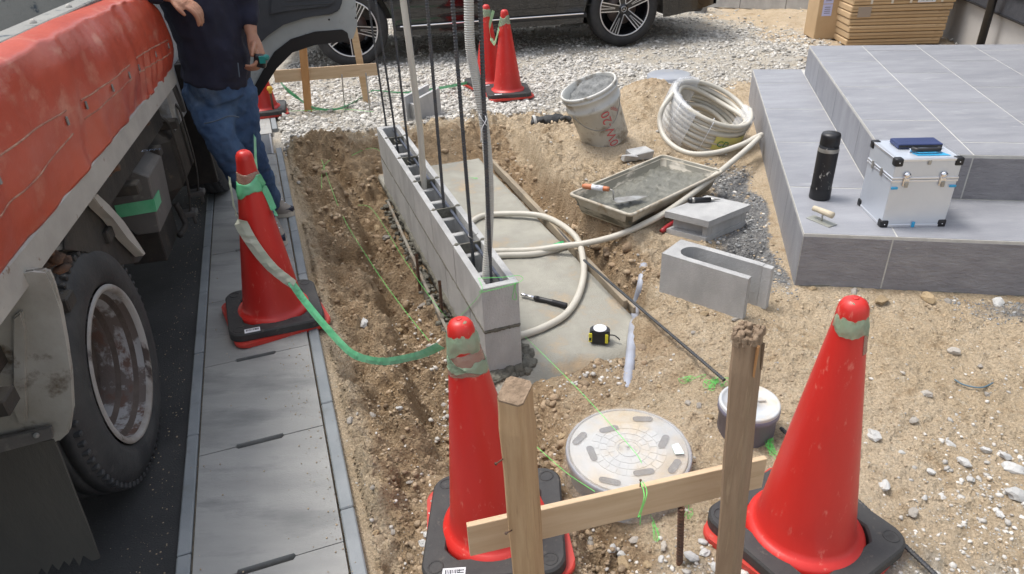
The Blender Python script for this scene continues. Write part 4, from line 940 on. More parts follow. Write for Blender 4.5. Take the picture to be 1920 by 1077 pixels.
hose('conduit_tail', [Yp(1262, 176, 4.50), Yp(1243, 202, 4.44), Yp(1237, 228, 4.40), P(1245, 256, .14), P(1268, 278, .10), P(1300, 289, .09), P(1345, 286, .10), P(1390, 272, .12), P(1415, 259, KZ), P(1428, 253, KZ + .005)], PRC, M_pipe, 'beige conduit tail looping from the coil over the tray corner')
p = P(1254, 148, -.01)
disc = thing('round_lid', 'pale round pipe lid on the gravel behind the soil heap', 'lid', p)
b = MB(); b.lathe([(.20, -.03), (.20, .035), (.185, .045), (.0, .05)], n=40); b.build('lid', M_pvc, disc)

# ---------------------------------------------------------------- PAIL
q = Yp(1136, 262, 4.5); axp = Vector((-.33, -.10, .94)).normalized()
pail = thing('mortar_pail', 'dirty white plastic pail tilted on the soil and half full of mortar', 'pail', M=axisM(q, axp, (1, -.15, .3)))
HP = .40
b = MB(); b.lathe([(.0, .0), (.148, .0), (.155, .008), (.166, .27), (.180, .272), (.183, .300), (.176, .304), (.176, .352), (.186, .354), (.187, .364), (.180, .368), (.180, .378), (.187, .381), (.1865, .396), (.178, .400), (.174, .396), (.172, .36), (.162, .26)], m=M_buck, n=52); b.build('pail_body', M_buck, pail)
b = MB(); rows = []
for i in range(15):
    r_ = .169 * i / 14; rows.append([Vector((r_ * math.cos(a), r_ * math.sin(a), .325 + .055 * (r_ / .17) * math.cos(a - 1.2) + .02 * noise.noise(Vector((r_ * 22 * math.cos(a), r_ * 22 * math.sin(a), 1))) + .012 * noise.noise(Vector((r_ * 70 * math.cos(a), r_ * 70 * math.sin(a), 1))))) for a in [2 * math.pi * k / 48 for k in range(49)]])
b.grid(rows); b.build('mortar_fill', mat('grey_slurry', (.15, .155, .155), (.27, .275, .27), .6, scale=22, bump=1., bscale=90), pail)
# text: '0W-20' reading upwards; small print beside
AF = math.atan2(-1, .22)
Mi = pail.matrix_world.inverted(); cdir = (Mi.to_3x3() @ (Vector((0, 0, H)) - q)); AC = math.atan2(cdir.y, cdir.x)
def onpail(v, a0, z0, rot):
    x, y = (v.x * math.cos(rot) - v.y * math.sin(rot), v.x * math.sin(rot) + v.y * math.cos(rot)); z = z0 + y; r_ = .1565 + .012 * z / .27 + .0012; a = a0 + x / r_
    return Vector((r_ * math.cos(a), r_ * math.sin(a), z))
text_obj('printed_text', '0W-20', .088, M_redi, None, pail, lambda v: onpail(v, AC + .30, .135, R(90)))
text_obj('printed_text', 'oqqo', .036, M_redi, None, pail, lambda v: onpail(v, AC + .72, .235, R(140)))
b = MB(); hp = []
for k in range(25):
    t = math.pi * k / 24; a = AC - .95 + (math.pi - .9) * k / 24 * .92; hp.append(Vector((.186 * math.cos(a), .186 * math.sin(a), .285 - .13 * math.sin(t))))
b.tube(hp, .0034, n=6); b.build('wire_handle', M_bed, pail)

# ---------------------------------------------------------------- MORTAR TRAY
tz = .15
c_ = [P(1097, 357, tz), P(1266, 281, tz), P(1333, 329, tz), P(1150, 408, tz)]
cen = sum(c_, Vector()) / 4; ux = ((c_[1] - c_[0]) + (c_[2] - c_[3])).normalized(); uy = Vector((-ux.y, ux.x, 0))
LX = ((c_[1] - c_[0]).length + (c_[2] - c_[3]).length) / 2; LY = ((c_[0] - c_[3]).length + (c_[1] - c_[2]).length) / 2
tilt = Matrix.Rotation(R(0), 4, 'X')
tray = thing('mortar_tray', 'shallow rectangular plastic mixing tray holding wet mortar', 'tray', M=frame((cen.x, cen.y, tz - .112), ux, uy, (0, 0, 1)))
M_smear = mat('mortar_smeared_wall', (.13, .125, .10), (.40, .37, .31), .6, scale=5, bump=.3, bscale=60, stretch=(1, 1, 2.5), mix=(.52, .60))
def rrect(lx, ly, r, z, n=5):
    out = []
    for (sx, sy, a0) in ((1, 1, 0), (-1, 1, 90), (-1, -1, 180), (1, -1, 270)):
        for k in range(n + 1):
            a = R(a0 + 90 * k / n); out.append(Vector((sx * (lx / 2 - r) + r * math.cos(a), sy * (ly / 2 - r) + r * math.sin(a), z)))
    out.append(out[0]); return out
b = MB(); b.grid([rrect(LX - .09, LY - .09, .02, .0), rrect(LX - .085, LY - .085, .024, .0), rrect(LX - .03, LY - .03, .026, .090), rrect(LX - .028, LY - .028, .026, .096), rrect(LX + .006, LY + .006, .03, .095), rrect(LX + .010, LY + .010, .03, .106), rrect(LX + .0, LY + .0, .028, .112), rrect(LX - .018, LY - .018, .022, .110), rrect(LX - .08, LY - .08, .02, .008), rrect(LX - .3, LY - .3, .02, .006)], m=M_tray)
for f in b.bm.faces:
    if max(v.co.z for v in f.verts) > .1 and min(v.co.z for v in f.verts) < .02 and abs(f.calc_center_median().x) <= LX / 2 - .02 and abs(f.calc_center_median().y) <= LY / 2 - .02: f.material_index = 1
b.mats.append(M_smear)
b.build('tray_shell', M_tray, tray)
b = MB(); rows = []
for i in range(61):
    row = []
    for j in range(41):
        x, y = (i / 60 - .5) * (LX - .055), (j / 40 - .5) * (LY - .055)
        v = Vector((x * 9, y * 9, 0)); z = .046 + .018 * max(0, noise.noise(v * .6 + Vector((3, 1, 0))) + .35 + x * 1.1) * (1 - abs(2 * y / LY) * .3) + .011 * noise.noise(v * 2.4) + .007 * noise.noise(v * 6) * (1 + 2 * max(0, noise.noise(v * .8))) + .0035 * noise.noise(v * 15)
        row.append(Vector((x, y, min(z, .090))))
    rows.append(row)
b.grid(rows); b.build('wet_mortar', M_mortw, tray)
def frp(z): return frame((0, 0, 0), (1, 0, 0), (0, 1, 0), (0, 0, 1))
# trowel in the tray
h0, h1 = P(1092, 349, .17), P(1142, 355, .170); tip = P(1215, 368, .115)
tr_ = thing('trowel', 'trowel with orange handle resting on the near left rim of the mortar tray', 'trowel', h0)
b = MB(); b.tube([(0, 0, 0), (h1 - h0) * .12, (h1 - h0) * .35, (h1 - h0) * .42, (h1 - h0) * .9, (h1 - h0)], [.010, .015, .0145, .012, .013, .012], m=M_orange, n=14); hnd = b.build('handle', M_orange, tr_)
b = MB(); b.tube([(h1 - h0) * .36, (h1 - h0) * .78], .0145, n=14); b.build('label_wrap', M_white, hnd)
text_obj('label_print', 'MADE', .013, M_ink, axisM((h1 - h0) * .57 + Vector((0, -.010, .0125)), Vector((0, -.6, .8)), (h1 - h0)), hnd)
b = MB(); b.tube([(h1 - h0), (h1 - h0) + Vector((.02, -.01, -.005)), (h1 - h0) + Vector((.022, -.03, -.05))], .004, n=8)
bl = h1 - h0 + Vector((.025, -.03, -.055)); tp = tip - h0; dr = (tp - bl).normalized(); sd = Vector((0, 0, 1)).cross(dr).normalized()
b.prism([bl - sd * .035, bl + sd * .035, bl + dr * .12 + sd * .028, tp, bl + dr * .12 - sd * .028], (0, 0, .0015)); b.build('blade', M_steel, tr_)

# ---------------------------------------------------------------- LOOSE BLOCKS
def place_block(name, label, M, L_=.39, hgt=.19, th=.15, webs=None, closed=(1, 0), t=.028, drop=0., cat='concrete block'):
    o = thing(name, label, cat, M=M); b = MB()
    b.box((L_ / 2, t / 2, hgt / 2), (L_, t, hgt), m=M_block, bev=.003); b.box((L_ / 2, th - t / 2, hgt / 2), (L_, t, hgt), m=M_block, bev=.003)
    for w_ in (webs or [.015, L_ / 2, L_ - .015]): b.box((w_, th / 2, (hgt - drop) / 2), (.03, th - 2 * t - .001, hgt - drop - .001), m=M_block, bev=.004)
    if webs is None or closed[0] == 2: pass
    b.build('shells_and_webs', None, o); return o
# corner lintel block near the porch
a = P(1236, 545, .0); c = P(1392, 598, .0); x = (c - a).normalized(); y = Vector((-x.y, x.x, 0)); Lb = (c - a).length
blk = thing('corner_block', 'large hollow concrete block with one rounded core standing near the porch corner', 'concrete block', M=frame((a.x, a.y, -.01), x, y, (0, 0, 1)))
def core_block(L_, th, hgt, t, cut):
    """closed rounded core at one end, open channel at the other"""
    b = MB(); O_ = []; I_ = []; r = (th - 2 * t) / 2
    inner = [(L_, t), (L_ - cut, t)]
    cx_ = .05 + r
    inner = [(L_ + .0, t)] + [(cx_ + r * math.cos(R(a_)), th / 2 + r * math.sin(R(a_))) for a_ in range(270, 89, -15)] + [(L_ - cut, th - t)]
    poly = [(0, 0), (L_, 0)] + inner + [(L_ - cut, th), (0, th)]
    b.prism([Vector((px_, py_, 0)) for px_, py_ in poly], (0, 0, hgt), M_block); return b
b = core_block(Lb, .165, .195, .030, -.0)
b.build('shell', None, blk)
# the open end: far shell longer
b = MB(); b.box((Lb + .02, .165 - .0155, .0975), (.04, .029, .193), m=M_block, bev=.002); b.build('tongue', None, blk)
b = MB(); b.box((Lb * .74, .165 / 2, .045), (.03, .10, .09), m=M_block, bev=.003); b.build('web', None, blk)
# block lying flat with pen
a = P(1248, 436, .01); c = P(1322, 455, .01); x = (c - a).normalized(); y = Vector((-x.y, x.x, 0)) + x * .30; y.normalize()
th = .115; la, lb_ = (c - a).length * .98, .30
hb = thing('half_block', 'short concrete block lying on its side under the black marker near the tray', 'concrete block', M=frame((a.x, a.y, .0), x, Vector((-x.y, x.x, 0)), (0, 0, 1)))
b = MB(); sk = .30
def sk_box(x0, x1, y0, y1, z0, z1): b.prism([Vector((x0 + sk * y0, y0, z0)), Vector((x1 + sk * y0, y0, z0)), Vector((x1 + sk * y1, y1, z0)), Vector((x0 + sk * y1, y1, z0))], (0, 0, z1 - z0), M_block)
sk_box(-.012, la + .012, 0, lb_, .092, .125); sk_box(0, la, .005, lb_, .0, .030); sk_box(.0, la * .98, .05, .08, .03, .092); sk_box(0, la * .98, lb_ - .03, lb_, .03, .092); sk_box(la * .86, la * .97, .02, lb_ - .03, .03, .092)
b.build('shells_and_webs', None, hb)
pa, pc = P(1290, 376, .138), P(1350, 374, .134)
pen = thing('marker_pen', 'black marker pen lying on the short concrete block', 'pen', pa)
d_ = pc - pa; b = MB(); b.tube([(0, 0, 0), d_ * .08, d_ * .28, d_ * .3, d_ * .7], [.010, .014, .0145, .014, .013], n=12); b.build('barrel', M_blk, pen)
b = MB(); b.tube([d_ * .7, d_ * .85, d_], [.010, .005, .0015], n=10); b.build('tip', M_steel, pen); b = MB(); b.tube([d_ * .12, d_ * .2], .0148, n=12); b.build('grip_band', M_steel, pen)
ra, rc = P(1240, 434, .02), P(1258, 420, .03)
b = MB(); b.tube([ra, ra.lerp(rc, .3), rc, rc + Vector((.04, .05, 0))], [.011, .013, .011, .010], n=10); tag(b.build('tool_handle', mat('dark_red_handle', (.32, .02, .025), rough=.4), None, loc=ra), 'dark red tool handle sticking out from under the short block', 'tool')
for (px, py, sx, sy, an, lab) in ((1200, 296, .15, .10, 20, 'broken piece of grey block behind the mortar tray'), (1178, 303, .09, .06, 10, 'small broken block chip at the tray\'s back rim')):
    p = T(px, py); b = MB(); b.box((0, 0, .025), (sx, sy, .045), m=M_block, bev=.004, jit=.012); o = b.build('block_fragment'); o.matrix_world = frame(p, az(an), az(an + 90), (0, 0, 1)); tag(o, lab, 'block piece')
# block beyond the wall end
a = P(752, 236, -.02); c = P(779, 244, -.02)
M_b = frame((a.x, a.y, -.04), az(-14), az(76), (0, 0, 1))
ub = thing('loose_block', 'loose hollow block standing on the gravel beyond the far wall end', 'concrete block', M=frame(P(748, 220, -.01), az(-62), az(28), (0, 0, 1)))
b = MB(); b.box((.0, .0, .12), (.03, .42, .24), Matrix.Translation((.0, .21, 0)), M_block, .003)
ub_dirs = None
b = MB()
A_ = P(785, 242, -.02); B_ = P(811, 226, -.02); C_ = P(748, 228, -.02)
ub.matrix_world = Matrix.Translation((A_.x, A_.y, -.03))
e1 = (B_ - A_); e1.z = 0; e2 = (C_ - A_); e2.z = 0; e1 = e1.normalized() * .40; e2 = e2.normalized() * .185
def par(b, o, u, v, z0, z1): b.prism([o + Vector((0, 0, z0)), o + u + Vector((0, 0, z0)), o + u + v + Vector((0, 0, z0)), o + v + Vector((0, 0, z0))], (0, 0, z1 - z0), M_block)
par(b, Vector(), e1, e2 * .17, 0, .23); par(b, e2 * .83, e1, e2 * .17, 0, .23)
for f in (.12, .55, .88): par(b, e2 * .17 + e1 * f, e1 * .08, e2 * .66, 0, .17)
b.build('shells_and_webs', None, ub)

# ---------------------------------------------------------------- MANHOLE COVER
mz = .075; c = P(1178, 842, mz); ri_ = .5 * (P(1296, 842, mz) - P(1060, 842, mz)).length
mh = thing('manhole_cover', 'round grey plastic manhole cover still wrapped in dusty clear film', 'manhole cover', c - Vector((0, 0, mz)))
b = MB(); b.lathe([(ri_ * .93, -.10), (ri_ * .93, mz - .03), (ri_ * 1.0, mz - .026), (ri_ * 1.0, mz - .004), (ri_ * .985, mz), (ri_ * .955, mz), (ri_ * .95, mz - .010), (ri_ * .94, mz - .010)], n=72); b.build('rim', M_pvc, mh)
b = MB(); b.lathe([(ri_ * .935, mz - .02), (ri_ * .935, mz - .002), (ri_ * .925, mz + .001), (.0005, mz + .001)], n=72); b.build('lid', M_lid, mh)
def ringseg(b, r0, r1, a0, a1, z, hgt, n=4):
    p_ = [Vector((r0 * math.cos(R(a0 + (a1 - a0) * k / n)), r0 * math.sin(R(a0 + (a1 - a0) * k / n)), z)) for k in range(n + 1)] + [Vector((r1 * math.cos(R(a1 - (a1 - a0) * k / n)), r1 * math.sin(R(a1 - (a1 - a0) * k / n)), z)) for k in range(n + 1)]
    b.prism(p_, (0, 0, hgt))
b = MB()
for r0, r1, cnt in ((.22, .33, 14), (.345, .46, 18), (.475, .60, 22)):
    for k in range(cnt):
        st_ = 360 / cnt; ringseg(b, ri_ * r0, ri_ * r1, k * st_ + .7 + 60 * r0, (k + 1) * st_ - .7 + 60 * r0, mz + .0012, .0014)
o = b.build('raised_paving_pattern', M_lid, mh); 
b = MB(); b.lathe([(ri_ * .185, mz + .001), (ri_ * .185, mz + .0034), (ri_ * .165, mz + .0034), (ri_ * .165, mz + .001)], n=40); b.build('emblem_ring', M_lid, mh)
text_obj('emblem_text', 'おすい', ri_ * .14, mat('emblem_grey', (.33, .36, .38), rough=.6), frame((0, 0, mz + .0036), az(-8), az(82), (0, 0, 1)), mh)
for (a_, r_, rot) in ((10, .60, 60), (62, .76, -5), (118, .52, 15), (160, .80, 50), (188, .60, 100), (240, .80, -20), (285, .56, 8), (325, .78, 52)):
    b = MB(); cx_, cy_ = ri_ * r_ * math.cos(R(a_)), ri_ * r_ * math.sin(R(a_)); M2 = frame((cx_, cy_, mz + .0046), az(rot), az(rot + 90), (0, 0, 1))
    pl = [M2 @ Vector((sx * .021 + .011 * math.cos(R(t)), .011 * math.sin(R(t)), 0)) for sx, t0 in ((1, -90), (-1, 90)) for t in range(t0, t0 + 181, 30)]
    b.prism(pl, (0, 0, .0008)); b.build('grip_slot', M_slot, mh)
b = MB(); rows = []
for i in range(20):
    r_ = ri_ * (.0 + .965 * i / 19); rows.append([Vector((r_ * math.cos(a), r_ * math.sin(a), mz + .0068 + .005 * abs(noise.noise(Vector((r_ * 30 * math.cos(a), r_ * 30 * math.sin(a), 0)))) + (.002 * noise.noise(Vector((a * 18, r_ * 60, 4)))))) for a in [2 * math.pi * k / 90 for k in range(91)]])
for rr3, z3 in ((1.01, mz - .012), (1.02, mz - .045), (1.06, -.02)):
    rows.append([Vector((ri_ * (rr3 + .02 * noise.noise(Vector((a * 7, z3 * 30, 0)))) * math.cos(a), ri_ * (rr3 + .02 * noise.noise(Vector((a * 7, z3 * 30, 0)))) * math.sin(a), z3)) for a in [2 * math.pi * k / 90 for k in range(91)]])
b.grid(rows); b.build('film', M_filmd, mh)
b = MB(); q = P(1272, 843, mz + .012) - mh.location; b.prism([q + Vector((-.014, -.02, 0)), q + Vector((.012, -.022, .003)), q + Vector((.010, .004, .001)), q + Vector((.004, .022, .004)), q + Vector((-.016, .018, 0))], (0, 0, .001)); b.build('paper_tag', mat('mint_paper', (.62, .78, .76), rough=.6), mh)
# PVC inspection pipe with cap
c = P(1405, 757, .09); rp = .5 * (P(1463, 757, .09) - P(1348, 757, .09)).length
pv = thing('inspection_pipe', 'grey capped inspection pipe standing in the soil behind the broken-topped stake', 'pipe', (c.x, c.y, 0))
b = MB(); b.lathe([(rp * .93, -.1), (rp * .93, .065), (rp, .067), (rp, .086), (rp * .97, .09)], n=44); b.build('pipe', M_pvcd, pv)
b = MB(); b.lathe([(rp * .985, .082), (rp * .985, .096), (rp * .96, .1), (rp * .88, .1), (rp * .86, .094), (rp * .3, .094), (rp * .28, .099), (.0005, .099)], n=44); b.build('cap', M_lid, pv)
b = MB(); b.box((0, 0, .1), (rp * 1.1, .006, .006), bev=.002); b.build('cap_rib', M_lid, pv)
# half buried pale pipe strip
b = MB(); c_ = spline([T(1207, 495, .0), T(1203, 530), T(1192, 575), T(1187, 620, .0), T(1182, 670), T(1174, 728, -.004)], 8); b.tube([p + Vector((0, 0, -.011)) for p in c_], (.021), n=12)
for v in b.bm.verts: v.co.z += .004 * noise.noise(v.co * 30)
tag(b.build('buried_pipe', mat('pale_blue_pipe', (.36, .39, .46), (.30, .31, .35), .45, scale=12, c3=(.42, .34, .24), s3=16, m3=(.58, .7)), None, loc=c_[0]), 'pale blue-grey pipe half buried in the soil right of the slab', 'pipe')
# long rebar across the soil
ra, rc = T(985, 372, .02), P(1762, 1090, .012); mid = P(1100, 488, -.06)
a0 = P(1010, 412, -.11); 
rebar('ground_rebar', P(1095, 488, -.045), P(1357, 712, .010), .0058, 'long thin rebar lying diagonally over the soil from the trench to the capped pipe')
rebar('ground_rebar', P(1464, 803, .012), P(1775, 1098, .02), .0062, 'thin rebar passing beneath the weight of the right cone')
rebar('ground_rebar', P(932, 309, SZ + .0), P(1075, 462, SZ + .03), .0055, 'thin rebar lying in the trench beside the form boards')

# ---------------------------------------------------------------- BATTER BOARDS
def post(b, foot, top, w, yaw, rag=0.):
    z = (top - foot).normalized(); x = az(yaw); x = (x - z * x.dot(z)).normalized(); M = frame(foot, x, z.cross(x), z); L_ = (top - foot).length
    b.box((0, 0, L_ / 2), (w, w, L_), bev=.0025)
    if rag:
        for v in b.bm.verts:
            if v.co.z > L_ * .9: v.co.z += .012 * (v.co.x / w) * 1.2
    return M
bz = .45
bA, bB = P(875, 984, bz), P(1436, 857, bz); bd = (bB - bA).normalized(); bn = Vector((-bd.y, bd.x, 0))
bat = thing('batter_board', 'near batter board of raw timber: two stakes joined by a plank before the manhole', 'batter board', (bA.x, bA.y, 0))
b = MB(); b.box(((bB - bA).length / 2, 0, 0), ((bB - bA).length, .013, .088), bev=.001); o = b.build('crossboard', M_woodb, bat); o.location = bA - bat.location + Vector((0, 0, -.044)) ; o.rotation_euler = (0, 0, math.atan2(bd.y, bd.x))
tA = Yp(965, 737, bA.y - .035 + .02); q = P(968, 985, bz); fz = Vector((tA.x + .022, tA.y + .015, -.05))
tA = Yp(965, 735, q.y - .045); fA = Vector((tA.x + .018, tA.y, -.05))
def stake(top, foot, w, yaw, m, nm='stake', end=True, broken=False):
    L_ = (top - foot).length; z = (top - foot).normalized(); x = az(yaw); x = (x - z * x.dot(z)).normalized(); M = frame(foot - bat.location, x, z.cross(x), z)
    b = MB(); h2 = w / 2; ch = .007; prof = [(-h2 + ch, -h2), (h2 - ch, -h2), (h2, -h2 + ch), (h2, h2 - ch), (h2 - ch, h2), (-h2 + ch, h2), (-h2, h2 - ch), (-h2, -h2 + ch)]
    rows = []
    for i in range(25):
        zz = L_ * i / 24; f = 1 + .02 * math.sin(i * .9) ; k = 1.0
        if i >= 23: k = .93
        rows.append([M @ Vector((px_ * f * k + .002 * noise.noise(Vector((px_ * 30, zz * 3, 0))), py_ * f * k, zz + (.0 if i < 24 else .008 * px_ / h2))) for px_, py_ in prof + prof[:1]])
    b.grid(rows, m, False); b.bm.faces.new([v for v in b.bm.verts if False] or b.bm.verts[:0]) if False else None
    st_ = b.build(nm, m, bat)
    b = MB()
    if broken:
        for k in range(30):
            xx, yy = (k % 5 - 2) * w * .20, (k // 5 - 2.5) * w * .165
            b.box((xx + rnd.uniform(-.001, .001), yy, L_ + rnd.uniform(-.006, .003)), (w * .24, w * .17, .016 + rnd.uniform(0, .010)), M, M_endg, bev=.002, jit=.003)
        b.box((-.4 * w, -.5 * w, L_ - .04), (.008, .004, .07), M, M_woodo, jit=.003); b.box((.25 * w, -.52 * w, L_ - .05), (.006, .004, .06), M, M_endg, jit=.003)
    else:
        b.prism([M @ Vector((px_ * .93, py_ * .93, L_ - .001 + .008 * px_ / h2)) for px_, py_ in prof], (z * .004), M_endg)
    b.build('end_grain', M_endg, st_)
    return st_
stake(tA, fA, .052, 62, mat('stake_pine', (.40, .25, .13), (.50, .34, .19), .8, scale=6, bump=.4, bscale=60, stretch=(12, 12, .8), c3=(.30, .17, .08), s3=4, m3=(.58, .72)))
q = P(1378, 905, bz); tB = Yp(1403, 626, q.y - .045); fB = Yp(1366, 1060, q.y - .04); fB = tB + (fB - tB) * ((tB.z + .05) / (tB.z - fB.z))
stake(tB, fB, .046, -28 + 90 - 12, M_woodg, broken=True)
def nail(a, c, r=.0014):
    b = MB(); b.tube([a - bat.location, c - bat.location], r, n=6); b.tube([a - bat.location, a - bat.location + (a - c).normalized() * .001], .003, n=8); return b.build('nail', M_rust, bat)
na = Yp(930, 870, q.y - .16); nail(na, Yp(952, 855, tA.y)); nail(Yp(949, 1000, tA.y - .045), Yp(966, 991, tA.y))
nt_ = P(1201, 901, bz + .018); nail(nt_, P(1201, 901, bz + .018) - Vector((0, 0, .03)), .0016)
# far batter board
far = thing('batter_board', 'far batter board of raw timber on the gravel beneath the open truck door', 'batter board', P(578, 205))
F1, F2 = P(578, 206), P(688, 191)
def fst(F, top_px, m, w=.05):
    t = Yp(top_px[0], top_px[1], F.y); L_ = (t - F).length; b = MB(); M = axisM(F - far.location - (t - F).normalized() * .1, t - F, az(5)); b.box((0, 0, L_ / 2 + .05), (w, .035, L_ + .1), M, bev=.002); b.build('stake', m, far)
fst(F1, (566, 66), M_woodo, .06); fst(F2, (662, 48), M_wood, .055)
c1, c2_ = Yp(514, 144, F1.y - .04), Yp(707, 130, F2.y - .04); x = (c2_ - c1).normalized(); y = Vector((0, 0, 1)).cross(x).normalized()
b = MB(); b.box(((c2_ - c1).length / 2, 0, 0), ((c2_ - c1).length, .014, .10), bev=.001); o = b.build('crossboard', M_woodb, far); o.matrix_local = frame(c1 - far.location, x, y, x.cross(y))
for (bp, tp_, lab) in (((645, 200), (641, 140), 'thin iron pin left of the right stake of the far batter board'), ((694, 216), (686, 137), 'thin iron pin right of the far batter board')):
    F = P(*bp); rebar('iron_pin', F - Vector((0, 0, .05)), Yp(tp_[0], tp_[1], F.y), .006, lab, ribs=False, m=M_steel, cat='pin')
F = P(514, 216, 0); t = Yp(506, 168, F.y); pn = thing('capped_pin', 'iron pin with yellow cap standing at the edge of the far gutter', 'pin', F)
b = MB(); b.tube([Vector((0, 0, -.05)), t - F], .009, n=8); b.build('pin', M_rust, pn)
b = MB(); b.lathe([(.0, .028), (.018, .024), (.024, .010), (.024, -.006), (.014, -.012), (.013, -.03)], axisM(t - F, t - F), n=16); b.build('cap', M_cap, pn)
F = P(1277, 1048, 0); tt = Yp(1277, 958, F.y); rebar('iron_stake', F - Vector((0, 0, .06)), tt, .008, 'ribbed iron stake standing behind the near batter board', m=M_rust, cat='stake')

# ---------------------------------------------------------------- STRINGS
def string(pts, label, r=.0013, n=6, name='mason_line', rough=0):
    r *= .8
    c = spline([Vector(p) for p in pts], n); b = MB(); b.tube(c, r, n=5); return tag(b.build(name, M_string, None, loc=c[0]), label, 'string')
string([P(985, 632, SZ + .06), P(1080, 726, .18), P(1180, 836, .36), P(1203, 868, .43)], 'neon green mason line running from the wall foot to the near batter board', .0011)
string([P(1201, 903, bz + .012), Yp(1208, 930, q.y - .07), Yp(1200, 960, q.y - .07), Yp(1196, 970, q.y - .068), Yp(1202, 966, q.y - .066)], 'loop of green mason line hanging from the nail of the near batter board', .0012)
string([P(1205, 903, bz + .010), Yp(1213, 925, q.y - .07), Yp(1202, 962, q.y - .07), Yp(1200, 985, q.y - .06)], 'second strand of green line hanging from the batter board nail', .0011)
string([P(1003, 835, .05), P(1060, 885, .15), P(1115, 922, .30)], 'green line crossing in front of the manhole cover', .0011)
wf = lambda px, py, o_=-.0025: ON(px, py, G(0, WO + o_), DN)
string([P(897, 522, .288), P(905, 540, .286), G(W0 - .003, WO, .262) + Vector((0, 0, 0)), ON(975, 529, G(W0 - .003, 0), DS), P(974, 517, .289), P(945, 520, .288), P(897, 522, .288)], 'green line looped round the near end of the block wall', .0012, 3)
string([ON(966, 530, G(W0 - .004, 0), DS), ON(962, 552, G(W0 - .004, 0), DS), ON(961, 560, G(W0 - .004, 0), DS), ON(968, 562, G(W0 - .004, 0), DS), ON(968, 552, G(W0 - .004, 0), DS), ON(966, 545, G(W0 - .004, 0), DS), ON(967, 532, G(W0 - .004, 0), DS)], 'small hanging loop of green line on the end face of the wall', .0012)
string([ON(905, 545, G(0, WO - .004), DN), ON(885, 570, G(0, WO - .004), DN), ON(850, 600, G(0, WO - .01), DN), P(820, 575, -.05), P(760, 490, -.03), P(700, 395, -.02), P(672, 385, -.04)], 'green line dropping from the wall end into the trench', .0011)
string([P(603, 300, .0), P(640, 400, -.02), P(700, 500, -.03), P(757, 580, -.04), P(805, 640, -.06)], 'green mason line stretched over the trench left of the wall', .0012)
string([T(603, 355, .01), T(604, 322, .01), T(612, 306, .02), T(620, 300, .01)], 'loose end of green line on the soil by the gutter', .0012)
string([T(660, 292, .01), T(680, 282, .02), T(700, 278, .02), T(715, 285, .03)], 'loose green line on the soil left of the far wall end', .0014)
string([T(440 + 75, 210, .05), T(560, 208, .05), T(640, 205, .05), T(700, 210, .06)], 'yellow-green line crossing in front of the far batter board', .0016)
def tangle(c, R_, nn, label, seed):
    nn = int(nn * .55)
    rg = random.Random(seed); p = []; a = rg.uniform(0, 6); x_, y_ = 0., 0.
    for _ in range(nn * 3):
        a += rg.gauss(.5, .7); x_ += math.cos(a) * R_[0] * .30; y_ += math.sin(a) * R_[1] * .30; x_ *= .93; y_ *= .93
        g_ = hz(c.x + x_, c.y + y_) if abs(c.z - hz(c.x, c.y)) < .02 else c.z
        p.append(Vector((c.x + x_, c.y + y_, g_ + .006 + abs(rg.gauss(0, R_[2] * .6)))))
    string(p, label, .0009, 5, 'tangled_line')
tangle(T(1345, 727), (.035, .028, .010), 70, 'bright green tangle of line beside the capped pipe', 1); tangle(T(1290, 718), (.04, .02, .006), 26, 'thinner tangle of green line trailing left from the capped pipe', 2)
tangle(T(1452, 855), (.018, .05, .010), 60, 'green tangle of line between the stake and the right cone', 3); tangle(T(1240, 1000), (.02, .07, .005), 14, 'loose green line on the stones under the batter board', 4)
tangle(T(1285, 975), (.02, .02, .03), 16, 'green line knotted round the iron stake', 6)
tangle(P(886, 336, SZ + .004), (.03, .03, .004), 18, 'small curl of green line on the far part of the slab', 5)
c_ = spline([T(1790, 712, .01), T(1808, 722, .012), T(1840, 727, .012), T(1862, 718, .012)], 8); b = MB(); b.tube(c_, .0028, n=6); tag(b.build('bent_wire', M_bluew, None, loc=c_[0]), 'bent old blue wire lying on the open soil', 'wire')

# ---------------------------------------------------------------- SMALL TOOLS
a, c = P(980, 553, SZ + .014), P(1060, 573, SZ + .016); d_ = c - a; hm = thing('steel_bar_tool', 'steel bar tool with a ribbed black grip lying on the slab', 'tool', a)
b = MB(); b.tube([(0, 0, 0), d_ * .32], .0075, n=14); b.lathe([(.0005, -.006), (.0085, -.006), (.0095, .0), (.0085, .012), (.0075, .013)], axisM((0, 0, 0), d_), n=14, cap0=True); b.build('shaft', M_chrome, hm)
b = MB(); pr = [(.007, 0), (.0115, .004), (.0125, .02)]; Lg = d_.length * .74; z = .02
while z < Lg * .5: pr.append((.012, z)); z += .02
while z < Lg: pr += [(.0135, z), (.0135, z + .003), (.0118, z + .004), (.0118, z + .0055)]; z += .006
pr.append((.011, z)); b.lathe(pr, axisM(d_ * .27, d_), n=16, cap1=True); b.build('grip', M_blkm, hm)
c = P(1125, 622, SZ + .05); tm = thing('tape_measure', 'black and yellow tape measure with round white badge on the slab edge', 'tape measure', M=frame((c.x, c.y, -.125), az(-14), az(76), (0, 0, 1)) @ Matrix.Scale(1.05, 4))
b = MB(); pl = [(-.040, -.02), (-.033, -.029), (.028, -.030), (.040, -.018), (.040, .012), (.028, .026), (-.02, .028), (-.040, .014)]
b.prism([Vector((x_, y_, 0)) for x_, y_ in pl], (0, 0, .058)); bmesh.ops.bevel(b.bm, geom=b.bm.edges[:], offset=.005, segments=2, affect='EDGES'); b.build('case', M_blk, tm)
b = MB(); b.lathe([(.027, .058), (.027, .0605), (.024, .062), (.0005, .062)], n=28); b.build('badge', M_white, tm)
